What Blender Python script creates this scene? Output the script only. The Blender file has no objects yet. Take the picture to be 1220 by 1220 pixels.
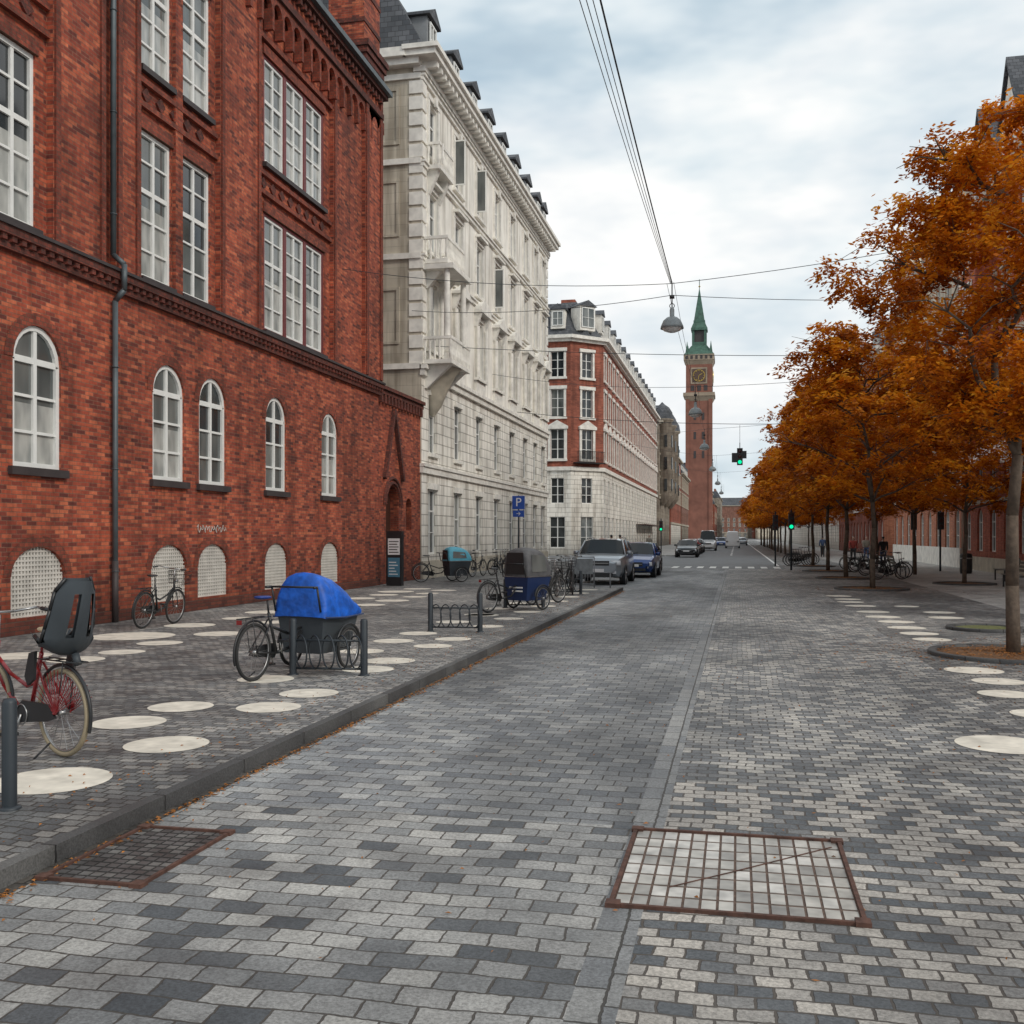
import bpy,math,random
import numpy as np
from mathutils import Vector,Matrix
random.seed(7)
R=random.random
U=random.uniform
COL=bpy.context.scene.collection
# ---------------------------------------------------------------- materials
def newmat(name):
    m=bpy.data.materials.new(name); m.use_nodes=True
    nt=m.node_tree; b=nt.nodes["Principled BSDF"]
    return m,nt,b
def nd(nt,t,ins={},**props):
    n=nt.nodes.new(t)
    for k,v in props.items(): setattr(n,k,v)
    for k,v in ins.items():
        if isinstance(v,bpy.types.NodeSocket): nt.links.new(v,n.inputs[k])
        else: n.inputs[k].default_value=v
    return n
def c4(c): return (c[0],c[1],c[2],1)
def ramp(nt,fac,stops,interp='LINEAR'):
    r=nd(nt,"ShaderNodeValToRGB",{0:fac}); cr=r.color_ramp; cr.interpolation=interp
    while len(cr.elements)<len(stops): cr.elements.new(0.5)
    for e,(p,c) in zip(cr.elements,stops): e.position=p; e.color=c4(c) if len(c)==3 else c
    return r.outputs[0]
def mix(nt,f,a,b,mode='MIX'):
    m=nd(nt,"ShaderNodeMix",data_type='RGBA',blend_type=mode)
    for i,v in ((0,f),(6,a),(7,b)):
        if isinstance(v,bpy.types.NodeSocket): nt.links.new(v,m.inputs[i])
        else: m.inputs[i].default_value=v if i==0 else c4(v)
    return m.outputs[2]
def math_(nt,op,a,b=0.0):
    m=nd(nt,"ShaderNodeMath",{0:a,1:b},operation=op); return m.outputs[0]
def noise(nt,vec,scale,detail=3,rough=.6):
    return nd(nt,"ShaderNodeTexNoise",{'Vector':vec,'Scale':scale,'Detail':float(detail),'Roughness':rough}).outputs[0]
def pos(nt): return nd(nt,"ShaderNodeNewGeometry").outputs['Position']
def wallvec(nt):
    g=nd(nt,"ShaderNodeNewGeometry"); s=nd(nt,"ShaderNodeSeparateXYZ",{0:g.outputs['Position']}); n=nd(nt,"ShaderNodeSeparateXYZ",{0:g.outputs['True Normal']})
    f=math_(nt,'GREATER_THAN',math_(nt,'ABSOLUTE',n.outputs[0]),.7)
    h=math_(nt,'ADD',math_(nt,'MULTIPLY',s.outputs[1],f),math_(nt,'MULTIPLY',s.outputs[0],math_(nt,'SUBTRACT',1.0,f)))
    return nd(nt,"ShaderNodeCombineXYZ",{0:h,1:s.outputs[2],2:0.0}).outputs[0], s, g.outputs['Position']
def bump(nt,b,h,strength,dist):
    bp=nd(nt,"ShaderNodeBump",{'Height':h,'Strength':strength,'Distance':dist}); nt.links.new(bp.outputs[0],b.inputs['Normal'])
def simple(name,col,rough=.6,metal=0,var=.25,scale=3,bmp=0,spec=.5,coat=0):
    m,nt,b=newmat(name); p=pos(nt); n=noise(nt,p,scale,2)
    f=ramp(nt,n,[(.25,(1-var,)*3),(.75,(1+var*.5,)*3)])
    nt.links.new(mix(nt,1.0,col,f,'MULTIPLY'),b.inputs['Base Color'])
    b.inputs['Roughness'].default_value=rough; b.inputs['Metallic'].default_value=metal
    b.inputs['Specular IOR Level'].default_value=spec; b.inputs['Coat Weight'].default_value=coat
    if bmp: bump(nt,b,n,bmp,.02)
    return m
def brickmat(name,stops,mortar,bw=.25,rh=.075,ms=.007,offset=.5,rough=.85,dirt=.35,grime=True,bstr=.6,msize_s=.2,near=False):
    m,nt,b=newmat(name); v,s,p=wallvec(nt)
    br=nd(nt,"ShaderNodeTexBrick",{'Vector':v,'Color1':(0,0,0,1),'Color2':(1,1,1,1),'Mortar':(.5,.5,.5,1),'Scale':1.0,'Mortar Size':ms,'Mortar Smooth':msize_s,'Bias':0.0,'Brick Width':bw,'Row Height':rh},offset=offset)
    col=ramp(nt,br.outputs['Color'],stops)
    n1=noise(nt,p,.45,4 if near else 3,.65)
    col=mix(nt,br.outputs['Fac'],col,mortar)
    col=mix(nt,1.0,col,ramp(nt,n1,[(.3,(1-dirt,)*3),(.62,(1.12,)*3)]),'MULTIPLY')
    if near:
        n2=noise(nt,p,9,2); col=mix(nt,1.0,col,ramp(nt,n2,[(.3,(.74,)*3),(.7,(1.16,)*3)]),'MULTIPLY')
    if grime:
        sv=nd(nt,"ShaderNodeMapping",{0:v,3:(1.6,.12,1)}).outputs[0]
        col=mix(nt,1.0,col,ramp(nt,noise(nt,sv,1.3,3,.7),[(.36,(.64,.62,.60)),(.55,(1.03,)*3)]),'MULTIPLY')
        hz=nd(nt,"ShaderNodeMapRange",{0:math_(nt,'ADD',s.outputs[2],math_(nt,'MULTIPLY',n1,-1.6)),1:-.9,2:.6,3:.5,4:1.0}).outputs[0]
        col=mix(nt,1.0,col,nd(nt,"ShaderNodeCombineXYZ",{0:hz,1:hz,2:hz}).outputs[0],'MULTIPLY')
    nt.links.new(col,b.inputs['Base Color']); b.inputs['Roughness'].default_value=rough
    bump(nt,b,math_(nt,'MULTIPLY',br.outputs['Fac'],-1.0),bstr,.01)
    return m
def paving(name,stops,mortar,bw,rh,ms,dist=.012,vary=(.72,1.15),rot=False,warp=.03,rough=.7,low=.22,streak=False):
    m,nt,b=newmat(name); p=pos(nt)
    wn=nd(nt,"ShaderNodeTexNoise",{'Vector':p,'Scale':1.7,'Detail':0.0})
    wv=nd(nt,"ShaderNodeVectorMath",{0:wn.outputs[1],1:(.5,.5,.5)},operation='SUBTRACT')
    wv2=nd(nt,"ShaderNodeVectorMath",{0:wv.outputs[0],'Scale':warp*2},operation='SCALE')
    wa=nd(nt,"ShaderNodeTexNoise",{'Vector':p,'Scale':24.0,'Detail':1.0})
    wb=nd(nt,"ShaderNodeVectorMath",{0:wa.outputs[1],1:(.5,.5,.5)},operation='SUBTRACT')
    wb2=nd(nt,"ShaderNodeVectorMath",{0:wb.outputs[0],'Scale':.016},operation='SCALE')
    pv=nd(nt,"ShaderNodeVectorMath",{0:p,1:wv2.outputs[0]},operation='ADD').outputs[0]
    pv=nd(nt,"ShaderNodeVectorMath",{0:pv,1:wb2.outputs[0]},operation='ADD').outputs[0]
    if rot: pv=nd(nt,"ShaderNodeMapping",{0:pv,2:(0,0,math.pi/2)}).outputs[0]
    br=nd(nt,"ShaderNodeTexBrick",{'Vector':pv,'Color1':(0,0,0,1),'Color2':(1,1,1,1),'Mortar':(.5,.5,.5,1),'Scale':1.0,'Mortar Size':ms,'Mortar Smooth':.35,'Bias':0.0,'Brick Width':bw,'Row Height':rh},offset=.5)
    col=ramp(nt,br.outputs['Color'],stops)
    fine=noise(nt,p,75,2,.7)
    col=mix(nt,1.0,col,ramp(nt,fine,[(.3,(.58,)*3),(.7,(1.32,)*3)]),'MULTIPLY')
    col=mix(nt,br.outputs['Fac'],col,mortar)
    lv=nd(nt,"ShaderNodeMapping",{0:p,3:(1,.3 if streak else .8,1)}).outputs[0]
    big=noise(nt,lv,low,4,.62); med=noise(nt,p,1.5,3,.6)
    col=mix(nt,1.0,col,ramp(nt,big,[(.38,(vary[0],vary[0]*1.01,vary[0]*1.03)),(.58,(vary[1],)*3)]),'MULTIPLY')
    col=mix(nt,1.0,col,ramp(nt,med,[(.32,(.74,)*3),(.62,(1.08,)*3)]),'MULTIPLY')
    nt.links.new(col,b.inputs['Base Color'])
    nt.links.new(ramp(nt,med,[(.3,(rough-.18,)*3),(.7,(rough+.1,)*3)]),b.inputs['Roughness'])
    bump(nt,b,math_(nt,'ADD',math_(nt,'MULTIPLY',br.outputs['Fac'],-1.0),math_(nt,'MULTIPLY',br.outputs['Color'],.35)),.9,dist)
    return m
m_lane_near=paving("road_setts_near",[(0,(.08,.09,.10)),(.14,(.14,.148,.155)),(.26,(.27,.275,.272)),(.7,(.36,.355,.34)),(1,(.47,.46,.43))],(.085,.075,.064),.215,.15,.006,vary=(.68,1.08),low=.5)
m_lane=paving("road_setts",[(0,(.14,.15,.162)),(.5,(.225,.233,.238)),(1,(.32,.32,.31))],(.06,.056,.05),.215,.15,.006,vary=(.42,1.32),low=.3,streak=True)
m_small_near=paving("setts_small_near",[(0,(.085,.095,.105)),(.36,(.14,.148,.155)),(.5,(.33,.312,.288)),(1,(.49,.455,.405))],(.085,.073,.062),.145,.105,.007,vary=(.7,1.08),low=.6)
m_small=paving("setts_small",[(0,(.12,.128,.136)),(.4,(.21,.213,.215)),(.7,(.36,.348,.325)),(1,(.48,.455,.41))],(.072,.065,.056),.145,.105,.007,vary=(.64,1.14),low=.35)
m_pave=paving("pavement_setts",[(0,(.13,.134,.138)),(.5,(.235,.235,.23)),(1,(.39,.37,.34))],(.075,.067,.058),.13,.10,.008,vary=(.55,1.2),low=.3,warp=.06)
m_strip=paving("granite_strip",[(0,(.18,.19,.20)),(1,(.30,.30,.29))],(.06,.056,.05),.30,.5,.007,rot=True,vary=(.7,1.1),warp=.0)
m_slab=paving("slab_path",[(0,(.36,.35,.33)),(1,(.48,.465,.435))],(.16,.155,.145),.8,.6,.008,vary=(.8,1.1))
m_kerb=paving("kerb_granite",[(0,(.075,.075,.076)),(1,(.125,.124,.12))],(.02,.02,.02),1.1,.4,.008,rot=True,vary=(.55,1.1),warp=0)
m_gut=paving("gutter_setts",[(0,(.05,.045,.04)),(1,(.11,.095,.08))],(.025,.02,.016),.2,.14,.008,vary=(.6,1.1))
m_asph=simple("asphalt",(.19,.195,.20),.85,var=.25,scale=1.2,bmp=.3)
m_ground=simple("ground_grey",(.18,.18,.18),.9,var=.2,scale=.5)
m_paint=simple("road_paint",(.78,.78,.75),.7,var=.2,scale=6)
m_disc=simple("pale_concrete",(.76,.71,.61),.75,var=.3,scale=5,bmp=.2)
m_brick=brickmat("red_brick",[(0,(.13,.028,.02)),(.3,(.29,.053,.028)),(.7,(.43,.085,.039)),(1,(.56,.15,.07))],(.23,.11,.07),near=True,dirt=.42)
m_brick2=brickmat("arch_brick",[(0,(.16,.034,.021)),(1,(.34,.068,.035))],(.13,.065,.04),bw=.12,rh=.075,near=True)
m_brickd=brickmat("dark_moulded_brick",[(0,(.08,.026,.02)),(1,(.21,.048,.03))],(.07,.035,.026),bw=.12,rh=.075,dirt=.4,near=True)
m_plinth=brickmat("plinth_brick",[(0,(.15,.036,.024)),(1,(.30,.075,.042))],(.12,.07,.05),dirt=.5)
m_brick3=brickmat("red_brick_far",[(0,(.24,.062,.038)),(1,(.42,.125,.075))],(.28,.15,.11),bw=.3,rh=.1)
m_brickb=brickmat("brown_brick",[(0,(.19,.08,.055)),(1,(.33,.155,.11))],(.22,.15,.12),bw=.3,rh=.12)
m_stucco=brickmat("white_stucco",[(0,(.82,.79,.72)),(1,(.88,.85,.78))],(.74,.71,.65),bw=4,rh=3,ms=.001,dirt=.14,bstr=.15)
m_rust=brickmat("rusticated_stone",[(0,(.77,.74,.67)),(1,(.87,.84,.77))],(.42,.40,.36),bw=1.1,rh=.42,ms=.02,dirt=.15,bstr=1)
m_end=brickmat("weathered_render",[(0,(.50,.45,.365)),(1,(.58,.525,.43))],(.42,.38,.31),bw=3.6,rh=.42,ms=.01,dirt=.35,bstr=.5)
m_cream=brickmat("cream_render",[(0,(.64,.57,.45)),(1,(.72,.65,.53))],(.45,.4,.33),bw=1.2,rh=.5,ms=.01,dirt=.2)
m_pink=brickmat("orange_brick",[(0,(.42,.14,.075)),(1,(.57,.22,.125))],(.35,.2,.14),bw=.3,rh=.1,ms=.01,dirt=.2)
m_redr=brickmat("bright_red_brick",[(0,(.34,.068,.038)),(1,(.55,.135,.07))],(.32,.16,.11),bw=.25,rh=.08,dirt=.3)
m_dstone=brickmat("brown_stone",[(0,(.26,.22,.18)),(1,(.40,.35,.28))],(.18,.15,.12),bw=1,rh=.5,ms=.015)
m_trim=simple("white_trim",(.84,.81,.745),.7,var=.25,scale=2.5)
m_sand=simple("sandstone_trim",(.52,.47,.38),.8,var=.3,scale=2)
m_frame=simple("white_window_frame",(.80,.80,.77),.45,var=.08,scale=4)
m_frame_r=simple("oxblood_frame",(.16,.025,.025),.5,var=.15,scale=4)
m_frame_d=simple("dark_window_frame",(.07,.07,.07),.5,var=.15)
m_sill=simple("dark_sill",(.05,.04,.04),.6,var=.3,scale=3)
m_slate=brickmat("slate_roof",[(0,(.06,.067,.077)),(1,(.13,.137,.15))],(.04,.04,.045),bw=.3,rh=.2,ms=.01,grime=False)
m_copper=simple("verdigris_copper",(.055,.125,.092),.6,var=.45,scale=.8)
m_gold=simple("gilding",(.6,.42,.12),.35,metal=.8)
def glass(name,c1,c2,sc):
    m,nt,b=newmat(name); p=pos(nt)
    mp=nd(nt,"ShaderNodeMapping",{0:p,3:(1,1,.35)}).outputs[0]
    nt.links.new(ramp(nt,noise(nt,mp,sc,2,.5),[(.35,c1),(.65,c2)]),b.inputs['Base Color'])
    b.inputs['Roughness'].default_value=.06; b.inputs['Specular IOR Level'].default_value=.7
    bump(nt,b,noise(nt,p,1.2,0),.12,.05)
    return m
g_dark=glass("window_glass_dark",(.010,.012,.014),(.05,.058,.062),1.2)
g_mid=glass("window_glass_blind",(.07,.08,.08),(.20,.21,.20),1.6)
g_lite=glass("window_glass_curtain",(.24,.25,.24),(.48,.48,.45),3.5)
m_black=simple("black_paint",(.02,.021,.023),.4,var=.2)
m_rubber=simple("tyre_rubber",(.025,.025,.025),.8,var=.2)
m_tan=simple("tan_tyre",(.33,.27,.18),.8,var=.2)
m_steel=simple("steel",(.42,.42,.42),.35,metal=.9,var=.2,scale=10)
m_rust_i=simple("rusty_iron",(.10,.046,.032),.8,var=.6,scale=14,bmp=.4)
m_greyp=simple("dark_grey_metal_paint",(.026,.034,.042),.5,var=.2)
m_lgrey=simple("light_grey_metal",(.22,.23,.24),.5,var=.2)
m_zinc=simple("zinc_pipe",(.10,.12,.13),.5,metal=.3,var=.3,scale=3)
m_white=simple("white_plastic",(.75,.75,.75),.5,var=.05)
m_grille=simple("vent_grille",(.62,.59,.54),.7,var=.25,scale=2)
m_bark=simple("bark",(.11,.08,.058),.9,var=.45,scale=9,bmp=.8)
m_soil=simple("soil_and_leaf_litter",(.17,.08,.03),.95,var=.7,scale=14,bmp=.8)
m_moss=simple("low_planting",(.14,.15,.05),.95,var=.6,scale=10,bmp=.8)
m_blue=simple("blue_tarpaulin",(.006,.11,.55),.55,var=.5,scale=7,bmp=1.0)
m_lblue=simple("light_blue_canvas",(.14,.50,.64),.6,var=.15,scale=5)
m_dgrey=simple("dark_grey_box",(.045,.055,.064),.6,var=.2)
m_greyc=simple("grey_canvas",(.10,.10,.105),.7,var=.35,scale=7,bmp=.3)
m_navy=simple("navy_panel",(.012,.03,.10),.45,var=.1)
m_red=simple("red_enamel",(.26,.010,.014),.3,var=.1,coat=.5)
m_saddle=simple("cream_saddle",(.55,.43,.28),.6)
m_bsaddle=simple("blue_saddle",(.02,.05,.25),.5)
m_skin=simple("skin",(.45,.27,.2),.6)
m_signblue=simple("sign_blue",(.01,.07,.36),.4,var=.05)
def emis(name,c,s):
    m,nt,b=newmat(name); b.inputs['Base Color'].default_value=c4(c); b.inputs['Emission Color'].default_value=c4(c); b.inputs['Emission Strength'].default_value=s; return m
m_glight=emis("green_signal",(.0,.8,.35),1.3); m_off=simple("signal_off",(.05,.01,.01),.3)
def carpaint(name,c):
    m,nt,b=newmat(name); b.inputs['Base Color'].default_value=c4(c)
    b.inputs['Metallic'].default_value=.45; b.inputs['Roughness'].default_value=.3; b.inputs['Coat Weight'].default_value=.8; return m
p_grey=carpaint("car_paint_grey",(.30,.33,.36)); p_blue=carpaint("car_paint_blue",(.015,.05,.19)); p_black=carpaint("car_paint_black",(.02,.02,.022)); p_white=carpaint("car_paint_white",(.7,.7,.7)); p_red=carpaint("car_paint_red",(.3,.02,.02))
m_cglass=simple("car_glass",(.008,.010,.012),.12,var=.2,spec=.35)
m_lamp=simple("headlamp",(.7,.72,.75),.1,var=.1,spec=1)
# ---------------------------------------------------------------- mesh builder
class Part:
    def __init__(s,o,name,mat,smooth=False): s.o=o;s.name=name;s.mat=mat;s.v=[];s.f=[];s.smooth=smooth;s.sub=0
    def add(s,vs,fs):
        k=len(s.v); T=s.o.T
        s.v+= [tuple(T@Vector(v)) for v in vs]; s.f+=[tuple(i+k for i in f) for f in fs]
    def box(s,x0,x1,y0,y1,z0,z1):
        s.add([(x,y,z) for z in (z0,z1) for y in (y0,y1) for x in (x0,x1)],[(0,2,3,1),(4,5,7,6),(0,1,5,4),(2,6,7,3),(0,4,6,2),(1,3,7,5)])
    def taper(s,b,t):
        s.add([(b[0],b[2],b[4]),(b[1],b[2],b[4]),(b[1],b[3],b[4]),(b[0],b[3],b[4]),(t[0],t[2],t[4]),(t[1],t[2],t[4]),(t[1],t[3],t[4]),(t[0],t[3],t[4])],[(3,2,1,0),(4,5,6,7),(0,1,5,4),(1,2,6,5),(2,3,7,6),(3,0,4,7)])
    def poly(s,pts): s.add(pts,[tuple(range(len(pts)))])
    def prism(s,pts,off):
        n=len(pts); o=Vector(off); s.add(list(pts)+[tuple(Vector(p)+o) for p in pts],[tuple(range(n))[::-1],tuple(range(n,2*n))]+[(i,(i+1)%n,n+(i+1)%n,n+i) for i in range(n)])
    def tube(s,p,q,r,r2=None,seg=8,cap=True):
        p=Vector(p);q=Vector(q);r2=r if r2 is None else r2; d=q-p
        if d.length<1e-6: return
        d.normalize(); a=d.orthogonal().normalized(); b=d.cross(a)
        vs=[]
        for c,rr in ((p,r),(q,r2)):
            for i in range(seg):
                t=2*math.pi*i/seg; vs.append(c+a*rr*math.cos(t)+b*rr*math.sin(t))
        fs=[(i,(i+1)%seg,seg+(i+1)%seg,seg+i) for i in range(seg)]
        if cap: fs+=[tuple(range(seg))[::-1],tuple(range(seg,2*seg))]
        s.add(vs,fs)
    def path(s,pts,r,r2=None,seg=6):
        n=len(pts)-1; r2=r if r2 is None else r2
        for i in range(n): s.tube(pts[i],pts[i+1],r+(r2-r)*i/n,r+(r2-r)*(i+1)/n,seg)
    def torus(s,c,axis,Rr,r,seg=36,ms=8,a0=0,a1=2*math.pi):
        c=Vector(c);ax=Vector(axis).normalized()
        a=Vector((0,0,1)) if abs(ax.z)<.9 else Vector((1,0,0)); a=(a-ax*a.dot(ax)).normalized(); b=ax.cross(a)
        full=abs(a1-a0-2*math.pi)<1e-6; N=seg if full else seg+1; vs=[]
        for i in range(N):
            t=a0+(a1-a0)*i/seg; d=a*math.cos(t)+b*math.sin(t)
            for j in range(ms):
                u=2*math.pi*j/ms; vs.append(c+d*(Rr+r*math.cos(u))+ax*r*math.sin(u))
        fs=[]
        for i in range(seg):
            i2=(i+1)%N
            for j in range(ms): fs.append((i*ms+j,i2*ms+j,i2*ms+(j+1)%ms,i*ms+(j+1)%ms))
        s.add(vs,fs)
    def lathe(s,prof,c=(0,0,0),seg=24,ax='z'):
        vs=[];fs=[];n=len(prof)
        for i in range(seg):
            t=2*math.pi*i/seg
            for r,z in prof:
                if ax=='z': vs.append((c[0]+r*math.cos(t),c[1]+r*math.sin(t),c[2]+z))
                else: vs.append((c[0]+r*math.cos(t),c[1]+z,c[2]+r*math.sin(t)))
        for i in range(seg):
            k=(i+1)%seg
            for j in range(n-1): fs.append((i*n+j,k*n+j,k*n+j+1,i*n+j+1))
        s.add(vs,fs)
class Obj:
    def __init__(s,name,loc=(0,0,0),rot=0):
        s.name=name; s.loc=loc; s.rot=rot; s.parts={}; s.T=Matrix()
    def p(s,name,mat,smooth=False):
        if name not in s.parts: s.parts[name]=Part(s,name,mat,smooth)
        return s.parts[name]
    def done(s):
        e=bpy.data.objects.new(s.name,None); COL.objects.link(e); e.location=s.loc; e.rotation_euler[2]=s.rot; e.empty_display_size=.2
        for k,p in s.parts.items():
            if not p.v: continue
            me=bpy.data.meshes.new(k); me.from_pydata(p.v,[],p.f); me.validate(); me.materials.append(p.mat)
            if p.smooth: me.polygons.foreach_set('use_smooth',[True]*len(me.polygons))
            ob=bpy.data.objects.new(k,me); COL.objects.link(ob); ob.parent=e
            if p.sub:
                md=ob.modifiers.new('s','SUBSURF'); md.levels=p.sub; md.render_levels=p.sub
        return e
def text(o,body,size,mat,loc,rot,ext=.003):
    c=bpy.data.curves.new("lettering","FONT"); c.body=body; c.size=size; c.extrude=ext; c.align_x='CENTER'; c.align_y='CENTER'; c.materials.append(mat)
    t=bpy.data.objects.new("lettering",c); COL.objects.link(t); t.parent=o; t.location=loc; t.rotation_euler=rot
def frame(o,Uv,Nv):
    return Matrix(((Uv[0],Nv[0],0,o[0]),(Uv[1],Nv[1],0,o[1]),(0,0,1,o[2] if len(o)>2 else 0),(0,0,0,1)))
def sheet(name,x0,x1,y0,y1,z,mat):
    me=bpy.data.meshes.new(name); me.from_pydata([(x0,y0,z),(x1,y0,z),(x1,y1,z),(x0,y1,z)],[],[(0,1,2,3)]); me.materials.append(mat)
    o=bpy.data.objects.new(name,me); COL.objects.link(o); return o
# ---------------------------------------------------------------- facade tools (u along wall, n outward, z up)
def arcpts(a,b,d,r,n=10):
    m=(a+b)/2; w=(b-a)/2
    return [(m-w*math.cos(math.pi*i/n), d-r+r*math.sin(math.pi*i/n)) for i in range(n+1)]
def wall(P,u0,u1,z0,z1,ops,depth=.25,n=0):
    us=sorted({u0,u1}|{o[0] for o in ops}|{o[1] for o in ops}); zs=sorted({z0,z1}|{o[2] for o in ops}|{o[3] for o in ops})
    us=[u for u in us if u0<=u<=u1]; zs=[z for z in zs if z0<=z<=z1]
    for i in range(len(us)-1):
        for j in range(len(zs)-1):
            cu=(us[i]+us[i+1])/2; cz=(zs[j]+zs[j+1])/2
            if any(o[0]<cu<o[1] and o[2]<cz<o[3] for o in ops): continue
            P.poly([(us[i],n,zs[j]),(us[i+1],n,zs[j]),(us[i+1],n,zs[j+1]),(us[i],n,zs[j+1])])
    for o in ops:
        a,b,c,d,r=o[:5]; m=n-depth
        P.poly([(a,n,c),(b,n,c),(b,m,c),(a,m,c)])
        P.poly([(a,n,c),(a,m,c),(a,m,d-r),(a,n,d-r)]); P.poly([(b,n,c),(b,m,c),(b,m,d-r),(b,n,d-r)])
        if r<=0: P.poly([(a,n,d),(b,n,d),(b,m,d),(a,m,d)])
        else:
            pts=arcpts(a,b,d,r)
            for k in range(len(pts)-1):
                p,q=pts[k],pts[k+1]; P.poly([(p[0],n,p[1]),(q[0],n,q[1]),(q[0],m,q[1]),(p[0],m,p[1])])
                cx=a if k<5 else b
                P.poly([(p[0],n,p[1]),(q[0],n,q[1]),(cx,n,d)])
def window(o,a,b,c,d,r=0,depth=.25,nx=2,nz=4,fm=None,gl=None,fw=.07,n=0,mw=.03,thick=None):
    F=o.p('window_frames' if fm is None else 'window_frames_'+fm.name,fm or m_frame)
    if gl is None: gl=random.choice([g_dark,g_dark,g_mid,g_mid,g_lite])
    def gpart(g): return o.p('glass_'+g.name,g)
    y=n-depth+.02; y1=y+.06
    top=(lambda u:d) if r<=0 else (lambda u: d-r+r*math.sqrt(max(0,1-((u-(a+b)/2)/((b-a)/2))**2)))
    if isinstance(gl,tuple):
        zc=c+(d-c)*gl[2]
        gpart(gl[0]).poly([(a,y,c),(b,y,c),(b,y,zc),(a,y,zc)]); c2=zc; g2=gl[1]
    else: c2=c; g2=gl
    if r<=0: gpart(g2).poly([(a,y,c2),(b,y,c2),(b,y,d),(a,y,d)])
    else: gpart(g2).poly([(a,y,c2),(b,y,c2)]+[(p[0],y,p[1]) for p in arcpts(a,b,d,r)[::-1]])
    F.box(a,a+fw,y,y1,c,d-r); F.box(b-fw,b,y,y1,c,d-r); F.box(a+fw,b-fw,y,y1,c,c+fw)
    if r<=0: F.box(a+fw,b-fw,y,y1,d-fw,d)
    else:
        po=arcpts(a,b,d,r); pi=arcpts(a+fw,b-fw,d-fw,r-fw*.6)
        for k in range(len(po)-1):
            F.poly([(po[k][0],y1,po[k][1]),(po[k+1][0],y1,po[k+1][1]),(pi[k+1][0],y1,pi[k+1][1]),(pi[k][0],y1,pi[k][1])])
            F.poly([(pi[k][0],y1,pi[k][1]),(pi[k+1][0],y1,pi[k+1][1]),(pi[k+1][0],y,pi[k+1][1]),(pi[k][0],y,pi[k][1])])
    for i in range(1,nx):
        u=a+(b-a)*i/nx; w=mw if not(nx%2==0 and i==nx//2) else mw*1.8
        F.box(u-w/2,u+w/2,y,y1-.012,c+fw,top(u)-.02)
    for j in range(1,nz):
        z=c+(d-c)*j/nz; w=mw*2.2 if thick==j else mw
        if r>0 and z>d-r:
            hw=(b-a)/2*math.sqrt(max(0,1-((z-(d-r))/r)**2)); m=(a+b)/2; F.box(m-hw+.02,m+hw-.02,y,y1-.016,z-w/2,z+w/2)
        else: F.box(a+fw,b-fw,y,y1-.016,z-w/2,z+w/2)
# ---------------------------------------------------------------- ground
sheet("ground",-900,900,-60,1800,-.112,m_ground)
sheet("asphalt_road",-6.2,2.6,56.5,900,-.104,m_asph); sheet("cross_street",-200,200,67,90,-.1075,m_asph)
sheet("parking_bay",-6.2,-3.65,33.64,60,-.1035,m_lane)
o=Obj("road")
o.p("left_lane_near",m_lane_near).poly([(-3.65,-4,-.1),(-.63,-4,-.1),(-.63,6.35,-.1),(-3.65,6.35,-.1)])
o.p("left_lane",m_lane).poly([(-3.65,6.35,-.1),(-.63,6.35,-.1),(-.63,56.5,-.1),(-3.65,56.5,-.1)])
o.p("centre_strip",m_strip).poly([(-.63,-4,-.1),(-.44,-4,-.1),(-.44,56.5,-.1),(-.63,56.5,-.1)])
o.p("right_lane_near",m_small_near).poly([(-.44,-4,-.1),(9,-4,-.1),(9,7.6,-.1),(-.44,7.6,-.1)])
o.p("right_lane",m_small).poly([(-.44,7.6,-.1),(2.6,7.6,-.1),(2.6,56.5,-.1),(-.44,56.5,-.1)])
o.done()
o=Obj("pavement")
o.p("right_setts",m_pave).poly([(2.6,7.6,-.1),(6.4,7.6,-.1),(6.4,400,-.1),(2.6,400,-.1)])
o.p("right_slabs",m_slab).poly([(6.4,7.6,-.099),(13,7.6,-.099),(13,400,-.099),(6.4,400,-.099)])
o.p("left_setts",m_pave).box(-12.3,-3.74,-4,33.5,-.111,0)
o.p("left_setts",m_pave).box(-12.3,-6.34,33.5,67,-.111,0)
o.p("left_setts_far",m_slab).box(-12.3,-5.0,90,800,-.111,0)
o.p("kerb",m_kerb).box(-3.74,-3.65,-4,33.5,-.111,.002)
o.p("kerb",m_kerb).box(-6.34,-3.65,33.5,33.64,-.111,.002)
o.p("kerb",m_kerb).box(-6.34,-6.2,33.64,67,-.111,.002)
o.p("gutter",m_gut).poly([(-3.65,-4,-.097),(-3.57,-4,-.097),(-3.57,33.5,-.097),(-3.65,33.5,-.097)])
o.done()
o=Obj("crosswalk")
for i in range(9): o.p("stripe",m_paint).poly([(-3.6+i*.7,57.5,-.098),(-3.25+i*.7,57.5,-.098),(-3.25+i*.7,60.5,-.098),(-3.6+i*.7,60.5,-.098)])
for i in range(20): o.p("lane_dash",m_paint).poly([(-.6,95+i*9,-.098),(-.42,95+i*9,-.098),(-.42,99+i*9,-.098),(-.6,99+i*9,-.098)])
o.p("edge",m_paint).poly([(2.3,62,-.098),(2.45,62,-.098),(2.45,400,-.098),(2.3,400,-.098)])
o.done()
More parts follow.
